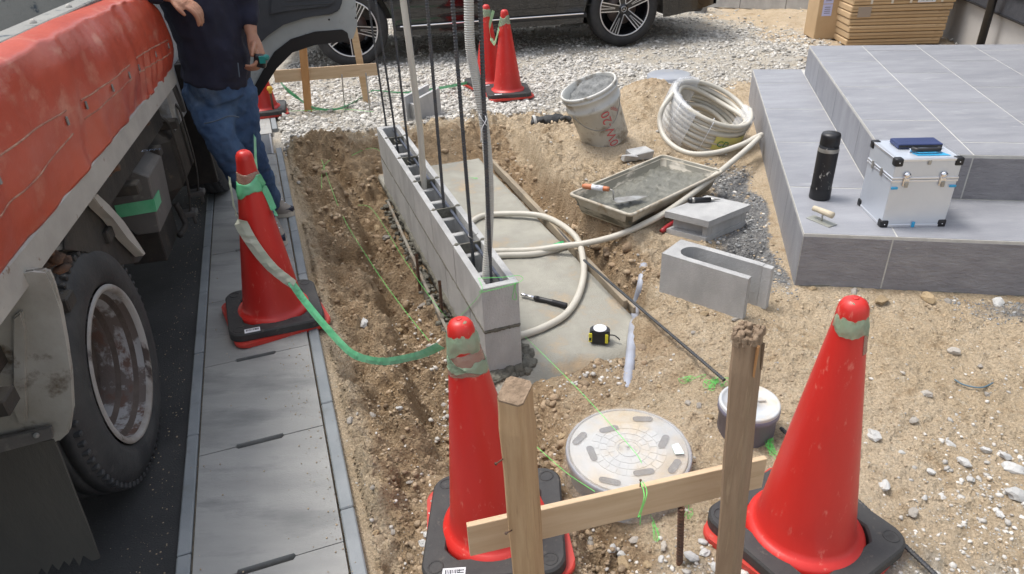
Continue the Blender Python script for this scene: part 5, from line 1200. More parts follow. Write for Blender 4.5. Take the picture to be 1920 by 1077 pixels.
for x0, x1, y_ in ((-.042, -.028, -.0305), (.024, .036, -.0305)): b = MB(); b.box(((x0 + x1) / 2, y_, .03), (x1 - x0, .004, .042), bev=.0015); b.build('yellow_stripe', M_gyel, tm)
b = MB(); b.box((-.035, -.033, .024), (.009, .004, .014), bev=.001); b.build('lock_button', M_blk, tm)
b = MB(); b.tube(spline([(.038, .0, .03), (.058, .0, .03), (.075, -.006, .022), (.080, -.008, .016)], 5), [(.004, .002)] * 16, n=6); b.build('wrist_strap', M_blk, tm)
# gloves
p = T(1028, 236) + Vector((0, 0, .018)); gl = thing('work_glove', 'crumpled black work glove lying on the soil left of the pail', 'glove', p)
b = MB()
for (x_, y_, z_, rx, ry, rz_) in ((0, 0, .03, .09, .05, .032), (-.08, -.01, .025, .05, .045, .028), (.07, .03, .035, .06, .03, .025)): b.ball((x_, y_, z_), (rx, ry, rz_), None, 3)
for v in b.bm.verts: v.co += Vector((0, 0, 1)) * noise.noise(v.co * 22) * .022 + Vector((1, 1, 0)) * noise.noise(v.co * 18) * .015
b.build('palm', M_glove, gl)
b = MB()
for k in range(4): b.tube(spline([(.09, -.02 + .02 * k, .03), (.13, -.02 + .024 * k, .045 - .008 * k), (.165 + .01 * (k % 2), -.03 + .03 * k, .02)], 4), [.016] * 8 + [.011], n=8)
b.build('fingers', M_glove, gl)
b = MB(); b.lathe([(.043, 0), (.047, .006), (.047, .018), (.043, .022)], axisM((-.115, -.012, .022), (1, .2, .1)), n=20); b.build('cuff', mat('pale_cuff', (.5, .5, .48), rough=.8), gl)

# ---------------------------------------------------------------- THINGS ON THE PORCH
c = P(1536, 371, LZ); ht = .305; rt = .047
th_ = thing('thermos', 'tall scuffed black thermos bottle standing on the lower porch step', 'bottle', c); Mt = Matrix.Rotation(0, 4, 'X')
b = MB(); b.lathe([(.0005, .0), (rt * .94, .0), (rt, .006), (rt * .985, .052)], n=40, cap0=False); b.build('base_cup', M_blk, th_)
b = MB(); b.lathe([(rt * .95, .052), (rt * .95, .235), (rt * .90, .25), (rt * .80, .256)], n=40); b.build('bottle_body', M_blks, th_)
b = MB(); b.lathe([(rt * .82, .255), (rt * .90, .258), (rt * .88, .300), (rt * .80, .309), (.0005, .311)], n=40); b.build('cap', M_blk, th_)
b = MB(); b.lathe([(rt * .90, .2485), (rt * .955, .236), (rt * .96, .228), (rt * .952, .227)], n=40); b.build('worn_ring', M_steel, th_)
# float trowel
c = P(1540, 416, LZ); ft = thing('hand_float', 'small plastering trowel with wooden handle beside the thermos', 'trowel', M=frame(c, az(-62), az(28), (0, 0, 1)))
b = MB(); b.box((.0, 0, .0025), (.12, .052, .0025), bev=.0008); b.build('blade', mat('mortared_steel', (.36, .37, .34), (.30, .30, .26), .5, metal=.4, scale=22), ft)
b = MB(); b.tube([(.0, 0, .003), (.0, 0, .038)], .0038, n=8); b.build('neck', M_steel, ft)
b = MB(); b.tube([(-.05, 0, .046), (-.02, 0, .047), (.02, 0, .047), (.048, 0, .047)], [.012, .0125, .0135, .0145], n=16); b.build('handle', mat('worn_beech', (.58, .50, .37), (.45, .40, .30), .7, scale=30), ft)
# aluminium case
A = P(1650, 427, LZ); Bc = P(1771, 425, LZ); C = P(1605, 383, LZ)
x = (Bc - A); CW = x.length; x.normalize(); y = Vector((-x.y, x.x, 0)); CD = (C - A).dot(y) * 1.0; CH = .300
case = thing('aluminium_case', 'silver aluminium tool case with black corners on the lower porch step', 'case', M=frame(A, x, y, (0, 0, 1)))
zs = .212
b = MB(); b.box((CW / 2, CD / 2, zs / 2), (CW - .006, CD - .006, zs - .004), bev=.002); b.build('lower_body', M_alu, case)
b = MB(); b.box((CW / 2, CD / 2, (zs + CH) / 2 + .002), (CW - .006, CD - .006, CH - zs - .006), bev=.002); b.build('lid', M_alu, case)
t_ = .014
def fr(z, hh):
    for c_, d_ in (((CW / 2, t_ / 2, z), (CW, t_, hh)), ((CW / 2, CD - t_ / 2, z), (CW, t_, hh)), ((t_ / 2, CD / 2, z), (t_ - .0004, CD - 2 * t_ - .0004, hh - .0004)), ((CW - t_ / 2, CD / 2, z), (t_ - .0004, CD - 2 * t_ - .0004, hh - .0004))):
        b = MB(); b.box(c_, d_, bev=.0015); b.build('edge_trim', M_trim, case)
fr(.006, .012); fr(CH - .005, .010); fr(zs - .0055, .009); fr(zs + .0055, .009)
b = MB(); b.box((CW / 2, CD / 2, zs), (CW - .004, CD - .004, .0022)); b.build('lid_gap', M_blk, case)
for z in (0, CH):
    for xx in (0, CW):
        for yy in (0, CD):
            b = MB(); q_ = .034; dz = q_ / 2 - .0025 if z == 0 else -q_ / 2 + .0025; dx = q_ / 2 - .0025 if xx == 0 else -q_ / 2 + .0025; dy = q_ / 2 - .0025 if yy == 0 else -q_ / 2 + .0025
            b.box((xx + dx, yy + dy, z + dz), (q_, q_, q_), bev=.007, seg=3, smooth=True); o = b.build('corner_guard', M_blk, case)
            b = MB(); b.ball((xx + dx, yy - .003 if yy == 0 else yy + .003, z + dz), .0028, None, 1); b.build('rivet', M_trim, o)
for fx in (.215, .76):
    la_ = thing_ = MB(); la_.box((CW * fx, -.003, zs - .002), (.026, .005, .05), bev=.002); la_.lathe([(.0005, .006), (.012, .005), (.015, .0), (.015, -.003)], frame((CW * fx, -.004, zs + .020), (1, 0, 0), (0, 0, 1), (0, -1, 0)), n=20)
    o = la_.build('latch', M_chrome, case); b = MB(); b.box((CW * fx + .002, -.0075, zs - .018), (.015, .004, .024), bev=.001); b.build('latch_lever', M_steel, o)
b = MB(); b.box((CW / 2, -.001, CH - .014), (.013, .005, .02), bev=.0015); b.build('front_clip', M_steel, case)
for (xx, zz) in ((.018, zs - .035), (CW - .016, zs - .03), (CW * .5, .012)): b = MB(); b.box((xx, -.0015, zz), (.028 if zz > .05 else .014, .004, .011 if zz > .05 else .026), bev=.002); b.build('blue_film_scrap', M_bluet, case)
b = MB(); b.prism([Vector((CW * .38, CD * .16, CH + .0006)), Vector((CW * .86, CD * .14, CH + .0006)), Vector((CW * .80, CD * .30, CH + .0006)), Vector((CW * .42, CD * .34, CH + .0006)), Vector((CW * .34, CD * .28, CH + .0006))], (0, 0, .0008)); b.build('blue_film_scrap', M_bluet, case)
b = MB(); hx0, hx1 = CW * .36, CW * .76; hy = CD * .34
b.tube(spline([(hx0, hy, CH + .014), (hx0 + .006, hy - .016, CH + .016), (hx0 + .02, hy - .022, CH + .016), (hx1 - .02, hy - .022, CH + .016), (hx1 - .006, hy - .016, CH + .016), (hx1, hy, CH + .014)], 5), .0085, n=10); o = b.build('handle', M_blkm, case)
b = MB()
for xx in (hx0, hx1): b.box((xx, hy, CH + .008), (.022, .010, .016), bev=.002)
b.tube([(hx0, hy, CH + .015), (hx1, hy, CH + .015)], .003, n=6); b.build('handle_mount', M_chrome, o)
for xx, yy in ((.0, .4), (.0, .75)): b = MB(); b.box((-.002, CD * yy, zs), (.004, .014, .035), bev=.001); b.build('side_clasp', M_steel, case)
cp_ = case.matrix_world @ Vector((CW * .55, CD * .66, CH + .001))
ph = thing('phone_wallet', 'dark blue leather phone wallet lying on the aluminium case', 'phone case', M=frame(cp_, (x * math.cos(R(-2)) + y * math.sin(R(-2))), Vector((0, 0, 1)).cross(x), (0, 0, 1)))
b = MB(); b.box((0, 0, .0105), (.178, .088, .019), bev=.004, seg=2); b.build('cover', M_navyp, ph); b = MB(); b.box((0, -.0025, .0105), (.172, .086, .010)); b.build('page_edge', M_blkm, ph)

# ---------------------------------------------------------------- DUMP TRUCK
trk = thing('dump_truck', 'dirty red dump truck parked on the asphalt at the left with its cab door open', 'truck', T3(2, -1.6))
TL = T3(2, -1.6)
def tl(s, o, z): return T3(s, o, z) - TL
Mt_ = frame((0, 0, 0), TS, TN, (0, 0, 1))
def tbox(b, s0, s1, o0, o1, z0, z1, m=None, bev=.004): b.box(((s0 + s1) / 2 - 2, (o0 + o1) / 2 + 1.6, (z0 + z1) / 2), (s1 - s0, o1 - o0, z1 - z0), frame((0, 0, 0), TS, TN, (0, 0, 1)), m, bev)
PE = 3.36
def poff(s, z):
    f = (z - .95) / .33
    o = -.70 + .020 * math.sin(math.pi * min(max(f, 0), 1)) ** 1.2 - .03 * max(0, f - .78) ** 1.4 * 3
    o += .030 * noise.noise(Vector((s * 1.5, z * 3.5, 1.3))) * math.sin(math.pi * min(max(f, 0), 1)) ** .5 + .010 * noise.noise(Vector((s * 5.2, z * 7, 4)))
    for sc, am, w_ in ((2.04, .006, .05), (2.66, .006, .045), (1.45, .005, .07)):
        d = s - sc - (z - 1.1) * .25; o += am * math.exp(-(d / w_) ** 2) * (1 - abs(f - .5)) - am * .8 * math.exp(-((d - .08) / w_) ** 2) * (1 - abs(f - .4))
    o += .0035 * noise.noise(Vector((s * 12 + z * 5, z * 3, 7))) + 0.0012 * noise.noise(Vector((s * 26, z * 9 + s * 4, 2)))
    o += .005 * math.sin(s * 62 + 3 * z) * math.exp(-((s - 2.95) / .3) ** 2) * math.exp(-((z - 1.03) / .07) ** 2)
    return o
rows = []
for j in range(49):
    f = j / 48; z = .945 + .325 * f; row = []
    for i in range(181):
        s_ = .7 + (PE - .7 + .02 * math.sin(f * 5) - .10 * max(0, f - .75) * 3) * i / 180
        zz = z + (.004 * noise.noise(Vector((s_ * 3, 7, 0))) if j < 6 else 0) - .055 * max(0, (s_ - 2.4)) * (1 if 1 else 0) * .35
        row.append(tl(s_, poff(s_, z), zz))
    rows.append(row)
for k in range(1, 7):     # rolled top edge
    a = R(15 * k); rows.append([tl(.7 + (PE - .7 - .075) * i / 180, poff(.7 + (PE - .7) * i / 180, 1.27) - .035 * (1 - math.cos(a)) - .005 * k, 1.27 + .018 * math.sin(a) - .055 * .35 * max(0, .7 + (PE - .7) * i / 180 - 2.4)) for i in range(181)])
b = MB(); b.grid(rows); b.build('side_panel', M_tarp, trk, mods=[('SOLIDIFY', dict(thickness=.003, offset=-1))])
M_seamd = mat('dusty_seam', (.45, .27, .19), (.30, .10, .07), .8, scale=30)
for zb, nm in ((1.115, 0), (1.065, 1)):
    for (sa, sb_) in ((1.0, 1.98), (2.10, 2.60), (2.70, 3.30)):
        rows = []
        for i in range(41):
            s_ = sa + (sb_ - sa) * i / 40; z = zb + .006 * math.sin(s_ * 5 + nm) - (.035 if nm and sa < 1.5 else 0) * math.sin((s_ - 1) * 3) - .02 * (s_ - 2)
            zd = -.055 * .35 * max(0, s_ - 2.4)
            rows.append([tl(s_, poff(s_, z - .002) + .0004, z - .0024 + zd), tl(s_, poff(s_, z) + .0022, z + zd), tl(s_, poff(s_, z + .002) + .0004, z + .0024 + zd)])
        b = MB(); b.grid(rows); b.build('seam_bead', M_seamd, trk)
for sc in (1.96, 2.13, 2.57, 2.72, 3.28, 1.5, 2.35, 3.05):
    z = 1.09 - .02 * (sc - 2) - .01925 * max(0, sc - 2.4); b = MB(); b.box((sc - 2, poff(sc, z) + 1.6 + .003, z), (.010, .004, .022), Mt_, bev=.001); b.build('seam_clip', M_bed, trk)
b = MB(); tbox(b, .6, PE + .02, -.725, -.698, .872, .946); tbox(b, .6, PE + .02, -.76, -.7255, .925, .946); b.build('lower_rail', M_strip, trk)
b = MB(); tbox(b, .6, PE - .12, -.835, -.765, 1.272, 1.290); b.build('top_rail', M_bed, trk)
for k in range(9):
    b = MB(); s_ = .95 + k * .33; b.lathe([(.0005, .011), (.006, .010), (.008, .006), (.010, .002), (.010, .0)], Matrix.Translation(tl(s_, -.79, 1.290)), n=10); b.build('rail_bolt', M_strip, trk)
b = MB(); tbox(b, .6, PE, -.80, -.768, .83, 1.268); tbox(b, .6, PE, -2.5, -.81, .79, .83); tbox(b, .6, PE, -2.55, -2.5, .79, 1.36); tbox(b, PE - .06, PE + .0, -2.5, -.81, .79, 1.27); b.build('bed', M_bed, trk)
b = MB(); tbox(b, .6, PE - .1, -2.498, -2.44, .832, .892, bev=.008)
for k in range(6): tbox(b, .9 + .45 * k, .95 + .45 * k, -2.499, -2.46, .90, 1.35)
b.build('bed_ledge', M_strip, trk)
# chassis
b = MB(); tbox(b, .6, 5.3, -1.30, -1.20, .46, .68); tbox(b, .6, 5.3, -2.0, -1.9, .46, .68); tbox(b, .7, PE, -2.45, -.80, .70, .785); tbox(b, 1.86, 2.0, -2.0, -1.02, .31, .43); tbox(b, 2.7, 3.6, -2.3, -1.0, .35, .70)  # the wide flat box is a cover added to keep the underside dark
for k in range(7): tbox(b, .9 + k * .42, .96 + k * .42, -2.45, -.76, .66, .70)
b.build('chassis', M_under, trk)
for (px, py, dz) in ((92, 470, 0), (103, 482, -.01), (205, 318, 0), (262, 222, 0), (372, 190, 0)):
    p = ON(px, py, T3(0, -.75), TN) - TL; b = MB(); lumps(b, [p + Vector((rnd.uniform(-.02, .02), rnd.uniform(-.02, .02), rnd.uniform(-.025, .025) + dz)) for _ in range(5)], .014, .024, M_rust, 2); b.tube([p, p + Vector((-.12, -.02, .08))], .018, m=M_rust); b.build('gate_hinge', M_rust, trk)
# wheels
def truck_wheel(s, off, inward=.2, dual=True):
    R_, r_ = .371, .236; w = None
    Mw_ = frame(tl(s, off, R_ - .003), TS, Vector((0, 0, 1)), TS.cross(Vector((0, 0, 1))))   # local z points outwards
    prof = [(r_, -.02), (r_ + .012, -.004), (r_ + .035, .004), (R_ - .055, .002), (R_ - .028, -.010), (R_ - .018, -.018), (R_ - .008, -.028), (R_, -.032), (R_, -.06), (R_ - .008, -.061), (R_ - .008, -.066), (R_, -.067), (R_, -.10), (R_ - .008, -.101), (R_ - .008, -.106), (R_, -.107), (R_, -.145), (R_ - .008, -.146), (R_ - .008, -.151), (R_, -.152), (R_, -.185), (R_ - .03, -.205), (r_ + .02, -.215), (r_, -.20)]
    b = MB(); b.lathe(prof, Mw_, n=84); ty = b.build('tyre', M_tyret, trk)
    b = MB()
    for k in range(72):
        a = 2 * math.pi * k / 72; Mk = Mw_ @ Matrix.Rotation(a, 4, 'Z'); b.box((R_ - .012, 0, -.024), (.017, .014, .024), Mk, bev=.003)
    b.build('shoulder_lugs', M_tyret, ty)
    b = MB(); b.lathe([(r_ + .006, -.002), (r_ + .002, .004), (r_ - .010, .002), (r_ - .014, -.012), (r_ - .017, -.032), (r_ - .032, -.044), (r_ - .035, -.080), (r_ - .050, -.092), (r_ - .053, -.135), (r_ - .060, -.17), (.15, -.18), (.12, -.15), (.06, -.14), (.055, -.10), (.0005, -.095)], Mw_, n=64); rm = b.build('rim', M_rim, trk)
    for f in rm.data.polygons:
        i_ = f.index // 64
        f.material_index = {0: 0, 1: 0, 2: 0, 3: 1, 4: 2, 5: 1, 6: 2, 7: 1, 8: 2}.get(i_, 2)
    rm.data.materials.append(M_rimb); rm.data.materials.append(M_rimd)
    b = MB()
    for k in range(6):
        a = 2 * math.pi * k / 6; b.lathe([(.0005, -.130), (.013, -.132), (.015, -.155)], Mw_ @ Matrix.Translation((.088 * math.cos(a), .088 * math.sin(a), 0)), n=6, smooth=False)
    b.build('wheel_nuts', M_rust, rm)
    if dual: b = MB(); b.lathe([(p_, q_ - .235) for p_, q_ in prof], Mw_, n=60); b.build('tyre', M_tyret, trk)
truck_wheel(1.932, -.765); truck_wheel(4.42, -.76, dual=False); truck_wheel(1.932, -2.25, dual=False); truck_wheel(4.42, -2.2, dual=False)
# traced plates, each with its own plane and thickness
def plate(name, pts, p0, n, th, m, bev=0., par=None, mods=()):
    pl = [ON(px, py, p0, n) - TL for px, py in pts]; b = MB(); b.prism(pl, n * -th)
    if bev: bmesh.ops.bevel(b.bm, geom=b.bm.edges[:], offset=bev, segments=2, affect='EDGES')
    return b.build(name, m, par or trk, mods=mods)
sp = T3(1.47, 0)
plate('rear_mudguard', [(-60, 505), (20, 522), (62, 515), (88, 506), (100, 530), (112, 580), (123, 640), (132, 700), (136, 770), (130, 812), (108, 832), (60, 836), (0, 845), (-60, 850)], sp, -TS, .02, M_fend, .006)
plate('mudguard_rib', [(22, 598), (40, 583), (46, 620), (50, 790), (34, 800), (26, 770)], sp - TS * .012, -TS, .012, M_fend, .004)
plate('flap_clamp', [(-60, 836), (96, 801), (99, 824), (-60, 866)], sp - TS * .022, -TS, .01, M_box, .002)
b = MB(); b.ball(ON(68, 817, sp - TS * .026, -TS) - TL, .007, None, 2); b.build('clamp_bolt', M_bed, trk)
zig = []
x_, y_ = 186, 1042
for k in range(12): zig += [(x_, y_), (x_ - 5, y_ + 3), (x_ - 22, y_ - 10 + 5), (x_ - 23, y_ + 4)]; x_ -= 23; y_ += 7
plate('mud_flap', [(-60, 860), (0, 845), (100, 825), (116, 862), (140, 925), (165, 988), (187, 1048), (172, 1052), (156, 1042), (149, 1062), (138, 1045), (130, 1061), (120, 1052), (110, 1070), (98, 1058), (88, 1078), (78, 1066), (66, 1087), (56, 1075), (44, 1096), (20, 1100), (-60, 1130)], sp - TS * .004, -TS, .008, M_flap)
plate('front_mudguard_edge', [(173, 367), (183, 363), (205, 385), (232, 415), (256, 450), (274, 476), (270, 480), (240, 448), (212, 408), (190, 388)], T3(0, -.74), TN, .03, M_strip, .003)
plate('front_mudguard', [(120, 395), (173, 367), (212, 408), (270, 480), (262, 492), (220, 498), (160, 470), (120, 470)], T3(0, -.775), TN, .03, M_under, .003)
# tool box behind the wheel
ts0 = T3(2.98, 0); q = ON(301, 436, T3(0, -.78), TN); s0 = q.dot(TS); ts0 = TS * s0
pl = [ON(px, py, ts0, -TS) - TL for px, py in [(223, 312), (278, 332), (301, 436), (256, 442), (205, 400), (196, 362)]]
b = MB(); b.prism(pl, TS * .27); bmesh.ops.bevel(b.bm, geom=b.bm.edges[:], offset=.004, segments=1, affect='EDGES'); tb = b.build('tool_box', M_box, trk)
b = MB(); pl = [ON(px, py, ts0 - TS * .003, -TS) - TL for px, py in [(214, 386), (287, 374), (292, 397), (222, 409)]]; b.prism(pl, TS * .002); b.prism([ON(px, py, ts0 - TS * .003, -TS) - TL for px, py in [(287, 374), (292, 397)]] + [ON(292, 397, ts0, -TS) - TL + TS * .1, ON(287, 374, ts0, -TS) - TL + TS * .1], TN * .004); b.build('green_tape', M_tape, tb)
text_obj('stencil', 'DPM', .035, mat('stencil_blue', (.16, .2, .28), rough=.6), frame(ON(274, 299, ts0, -TS) - TL + TS * .1 + Vector((0, 0, .004)), TN, TS, (0, 0, 1)), tb)
# fuel tank with straps
b = MB(); zc = .52; tbox(b, 3.28, 3.86, -1.2, -.80, .30, .72, bev=.10); o = b.build('fuel_tank', M_under, trk)
for v in (3.42, 3.7):
    b = MB(); c_ = [tl(v, -1.0, .735), tl(v, -.86, .735), tl(v, -.795, .70), tl(v, -.785, .60), tl(v, -.785, .42), tl(v, -.80, .30), tl(v, -.82, .24)]; b.tube(spline(c_, 5), [(.018, .004)] * 31, n=8); b.build('tank_strap', M_under, o)
    b = MB(); tbox(b, v - .03, v + .03, -.86, -.78, .235, .26); b.tube([tl(v, -.80, .27), tl(v, -.80, .19)], .009, n=8); b.build('strap_bolt', M_box, o)
b = MB(); b.tube(spline([tl(3.15, -.82, .25), tl(3.3, -.82, .24), tl(3.32, -.84, .34)], 6), .014, n=8); tbox(b, 3.0, 3.3, -1.0, -.86, .20, .34); b.build('pipe_bracket', M_under, trk)
b = MB(); b.tube(spline([tl(3.55, -.76, .86), tl(3.57, -.75, .74), tl(3.6, -.75, .70), tl(3.64, -.76, .73), tl(3.63, -.77, .86)], 6), .010, n=8); b.build('hook_bar', M_box, trk)
b = MB(); tbox(b, 3.9, 3.94, -1.25, -.74, .22, .86); tbox(b, 3.94, 4.95, -1.25, -.74, .80, .86, bev=.02); b.build('wheel_arch', M_under, trk)
# cab
M_cab = mat('cab_paint', (.40, .41, .42), (.34, .35, .36), .4, scale=4, c3=(.2, .18, .15), s3=8)
b = MB()
cabp = [(3.55, .62), (3.62, 2.1), (4.0, 2.2), (4.9, 2.18), (5.45, 1.35), (5.55, .95), (5.55, .45), (4.9, .45), (4.85, .70), (4.65, .86), (4.2, .86), (3.98, .62)]
b.prism([tl(s_, -2.5, z) for s_, z in cabp], TN * 1.70); b.build('cab_body', M_cab, trk)
b = MB(); b.prism([tl(s_, -.803, z) for s_, z in [(4.35, .92), (5.3, .70), (5.3, 1.3), (4.85, 2.05), (4.35, 2.05)]], TN * .01); b.build('door_opening', M_under, trk)
b = MB(); b.prism([tl(5.02, -2.35, 2.05), tl(5.02, -.95, 2.05), tl(5.50, -.95, 1.33), tl(5.50, -2.35, 1.33)], TS * .02); b.build('windscreen', M_glass, trk)
# open door: hinged at the front edge, its inner face towards the camera
DP = T3(5.28, 0)
def dplate(name, pts, back, th, m, bev=0., par=None, mods=()): return plate(name, pts, DP - TS * back, -TS, th, m, bev, par, mods)
outl = [(440, 190), (484, 178), (500, 145), (520, 112), (548, 88), (590, 74), (640, 68), (655, 72), (662, 74), (670, 48), (668, 20), (662, -60), (640, -260), (600, -420), (520, -470), (440, -330)]
dr_ = dplate('cab_door', outl, 0, .035, M_door, .004)
dplate('door_seal', [(470, 184), (486, 180), (500, 158), (518, 128), (548, 98), (590, 84), (640, 78), (655, 80), (652, 62), (642, 56), (590, 60), (545, 74), (514, 98), (492, 134), (478, 160)], .012, .03, M_blk, .004, dr_)
dplate('door_trim', [(440, 120), (470, 100), (500, 66), (530, 45), (570, 32), (620, 28), (636, 20), (642, 4), (640, -40), (630, -120), (450, -120)], .028, .03, M_trimd, .008, dr_)
dplate('door_pocket', [(505, 30), (540, 18), (615, 14), (630, 4), (632, -40), (510, -35)], .045, .02, M_trimd, .008, dr_)
for k in range(3): dplate('pocket_rib', [(533, 12 - 9 * k), (624, 7 - 9 * k), (624, 5 - 9 * k), (533, 10 - 9 * k)], .050, .006, M_trimd, 0, dr_)
b = MB()
for px, py in ((617, 29 + 8), (670 - 3, 34)): b.ball(ON(px, py, DP - TS * .038, -TS) - TL, .008, None, 1)
b.build('door_screws', M_under, dr_)

# ---------------------------------------------------------------- BLACK CAR
C1, C2 = P(1170, 87), P(668, 127)
xa = (C1 - C2).normalized(); ya = Vector((-xa.y, xa.x, 0)); WB = (C1 - C2).length
car = thing('parked_car', 'black car parked along the far side with five-spoke silver rimmed wheels', 'car', M=frame((C2.x, C2.y, 0), xa, ya, (0, 0, 1)))
RW = .385
def zlow(x):
    z = .27 + .10 * max(0, (-x - .45)) + .13 * max(0, x - WB - .5)
    for c_ in (0, WB):
        d = abs(x - c_)
        if d < RW + .055: z = max(z, RW + math.sqrt(max((RW + .055) ** 2 - d * d, 0)))
    return z
def yside(x, z):
    y = .035 + .04 * max(0, (.55 - z)) ** 1.0 - .02 * math.sin(min(max((z - .45) / .5, 0), 1) * math.pi)
    e = max(0, -x - .35); y += .75 * e ** 2.6 * 1.5; e = max(0, x - WB - .5); y += .5 * e ** 2.6
    if z > .62: y += .10 * (z - .62) ** 1.5
    return y
def beltz(x): return .98 - .06 * max(0, -x) + .02 * min(x, 3)
CWD = 1.95
xs_ = [-.88 + (WB + 2.0) * i / 200 for i in range(201)]
b = MB()
for side in (0, 1):
    rows = []
    for x in xs_:
        z0 = zlow(x); z1 = beltz(x); row = []
        for j in range(17):
            z = z0 + (z1 - z0) * j / 16; y = yside(x, z); y = y if side == 0 else CWD - y
            row.append(Vector((x, y, z)))
        rows.append(row)
    b.grid(rows)
rows = []
for x in xs_: rows.append([Vector((x, yside(x, beltz(x)) + (CWD - 2 * yside(x, beltz(x))) * j / 12, beltz(x) + (.06 if x < .7 else .03) * math.sin(math.pi * j / 12))) for j in range(13)])
b.grid(rows)
for xe in (xs_[0], xs_[-1]): b.grid([[Vector((xe, yside(xe, .6) + (CWD - 2 * yside(xe, .6)) * j / 8, zlow(xe) + (beltz(xe) - zlow(xe)) * i / 6)) for j in range(9)] for i in range(7)])
b.build('body', M_paint, car)
b = MB(); rows = []
for (x, w_, z) in ((.55, .12, .97), (1.35, .28, 1.52), (1.9, .30, 1.62), (3.0, .30, 1.62), (3.6, .28, 1.50), (3.95, .12, 1.0)): rows.append([Vector((x, .10, .96)), Vector((x, w_, z - .05)), Vector((x, w_ + .08, z)), Vector((x, CWD - w_ - .08, z)), Vector((x, CWD - w_, z - .05)), Vector((x, CWD - .10, .96))])
b.grid(rows); b.build('glasshouse', M_glass, car)
b = MB()
for (x0, x1) in ((-.75, -RW - .07), (RW + .07, WB - RW - .07), (WB + RW + .07, WB + .95)): b.box(((x0 + x1) / 2, CWD / 2, .36), (x1 - x0, CWD - .22, .14), bev=.02)
b.box((WB / 2, CWD / 2, .64), (WB + 1.2, CWD - .30, .4)); b.build('underbody', M_under, car)
b = MB()
for x in (-.0, WB):
    rows = []
    for i in range(25):
        a = math.pi * i / 24; rr4 = RW + .05; rows.append([Vector((x + rr4 * math.cos(a), .05 + .35 * j / 3, RW + rr4 * math.sin(a))) for j in range(4)])
    b.grid(rows)
b.build('wheel_well_liner', M_blk, car)
b = MB(); b.box((WB / 2 + .02, .055, .355), (WB - 2 * RW - .12, .10, .05), bev=.014, seg=2); rb_ = b.build('running_board', M_blk, car)
b = MB(); b.box((WB / 2 + .02, .0, .372), (WB - 2 * RW - .2, .012, .014), bev=.004); b.build('chrome_strip', M_chrome, rb_)
b = MB()
for x in (1.08, 2.18):
    for j in range(12):
        z = .44 + .045 * j; b.box((x + .004 * j, yside(x, z) - .0006, z), (.005, .004, .046))
b.box((1.6, yside(1.6, .46) - .001, .452), (2.1, .004, .004)); b.build('door_gap', M_under, car)
b = MB(); b.ball((-.66, .13, .345), (.09, .02, .028), None, 2); b.build('fog_lamp', mat('bluish_lamp', (.5, .55, .62), rough=.15), car)
def car_wheel(x, phase):
    Mc = frame((x, .03, RW - .004), (1, 0, 0), (0, 0, 1), (0, -1, 0)); r_ = .275
    prof = [(r_ + .004, -.01), (r_ + .016, .004), (r_ + .05, .010), (RW - .03, .004), (RW - .008, -.012), (RW, -.03), (RW, -.20), (RW - .02, -.235), (r_, -.235)]
    b = MB(); b.lathe(prof, Mc, n=72); b.build('tyre', M_tyre, car)
    b = MB(); b.lathe([(r_ + .006, -.004), (r_ + .004, .0), (r_ - .010, .0), (r_ - .014, -.006), (r_ - .02, -.05), (r_ - .03, -.2), (.0005, -.2)], Mc, n=72, m=None); rm = b.build('rim', M_wheel, car)
    b = MB(); b.lathe([(r_ + .005, .0), (r_ + .003, .0025), (r_ - .007, .0025), (r_ - .009, .0)], Mc, n=72); b.build('machined_edge', M_mach, rm)
    b = MB(); b.lathe([(.07, -.115), (.17, -.115), (.17, -.125), (.07, -.125)], Mc, n=40); b.build('brake_disc', M_disc, car)
    for k in range(5):
        Mk = Mc @ Matrix.Rotation(R(phase + 72 * k), 4, 'Z')
        b = MB(); hw0, hw1 = .034, .058
        b.prism([Mk @ Vector(p_) for p_ in ((.03, -hw0, -.045), (r_ - .006, -hw1, -.014), (r_ - .006, hw1, -.014), (.03, hw0, -.045))], Mc.to_3x3() @ Vector((0, 0, .012)), m=M_wheel)
        for sg in (-1, 1):
            b.prism([Mk @ Vector(p_) for p_ in ((.045, sg * (hw0 - .001), -.032), (r_ - .008, sg * (hw1 - .001), -.001), (r_ - .008, sg * (hw1 - .012), -.001), (.045, sg * (hw0 - .009), -.032))], Mc.to_3x3() @ Vector((0, 0, .002)), m=M_mach)
            b.prism([Mk @ Vector(p_) for p_ in ((.10, sg * .006, -.026), (r_ - .008, sg * .022, -.0025), (r_ - .008, sg * .014, -.0025), (.10, sg * .002, -.026))], Mc.to_3x3() @ Vector((0, 0, .003)), m=M_mach)
        b.build('spoke', None, rm)
    for k in range(5):   # machined arcs joining the spokes at the hub
        Mk = Mc @ Matrix.Rotation(R(phase + 36 + 72 * k), 4, 'Z'); b = MB()
        b.tube([Mk @ Vector((.066, -.016, -.031)), Mk @ Vector((.060, 0, -.031)), Mk @ Vector((.066, .016, -.031))], .0045, n=5); b.build('hub_arc', M_mach, rm)
    b = MB(); b.lathe([(.060, -.036), (.052, -.028), (.036, -.026), (.034, -.022), (.0005, -.021)], Mc, n=32); cp_ = b.build('centre_cap', M_wheel, rm)
    b = MB(); b.lathe([(.031, -.0215), (.031, -.0195), (.027, -.0195), (.027, -.0215)], Mc, n=32)
    for k in range(3):
        Mk = Mc @ Matrix.Rotation(R(90 + 120 * k + 0), 4, 'Z'); b.prism([Mk @ Vector((-.003, -.0045, -.0205)), Mk @ Vector((.0275, 0, -.0205)), Mk @ Vector((-.003, .0045, -.0205))], Mc.to_3x3() @ Vector((0, 0, .002)))
    b.build('star_emblem', M_mach, cp_)
car_wheel(0, 61); car_wheel(WB, 28)
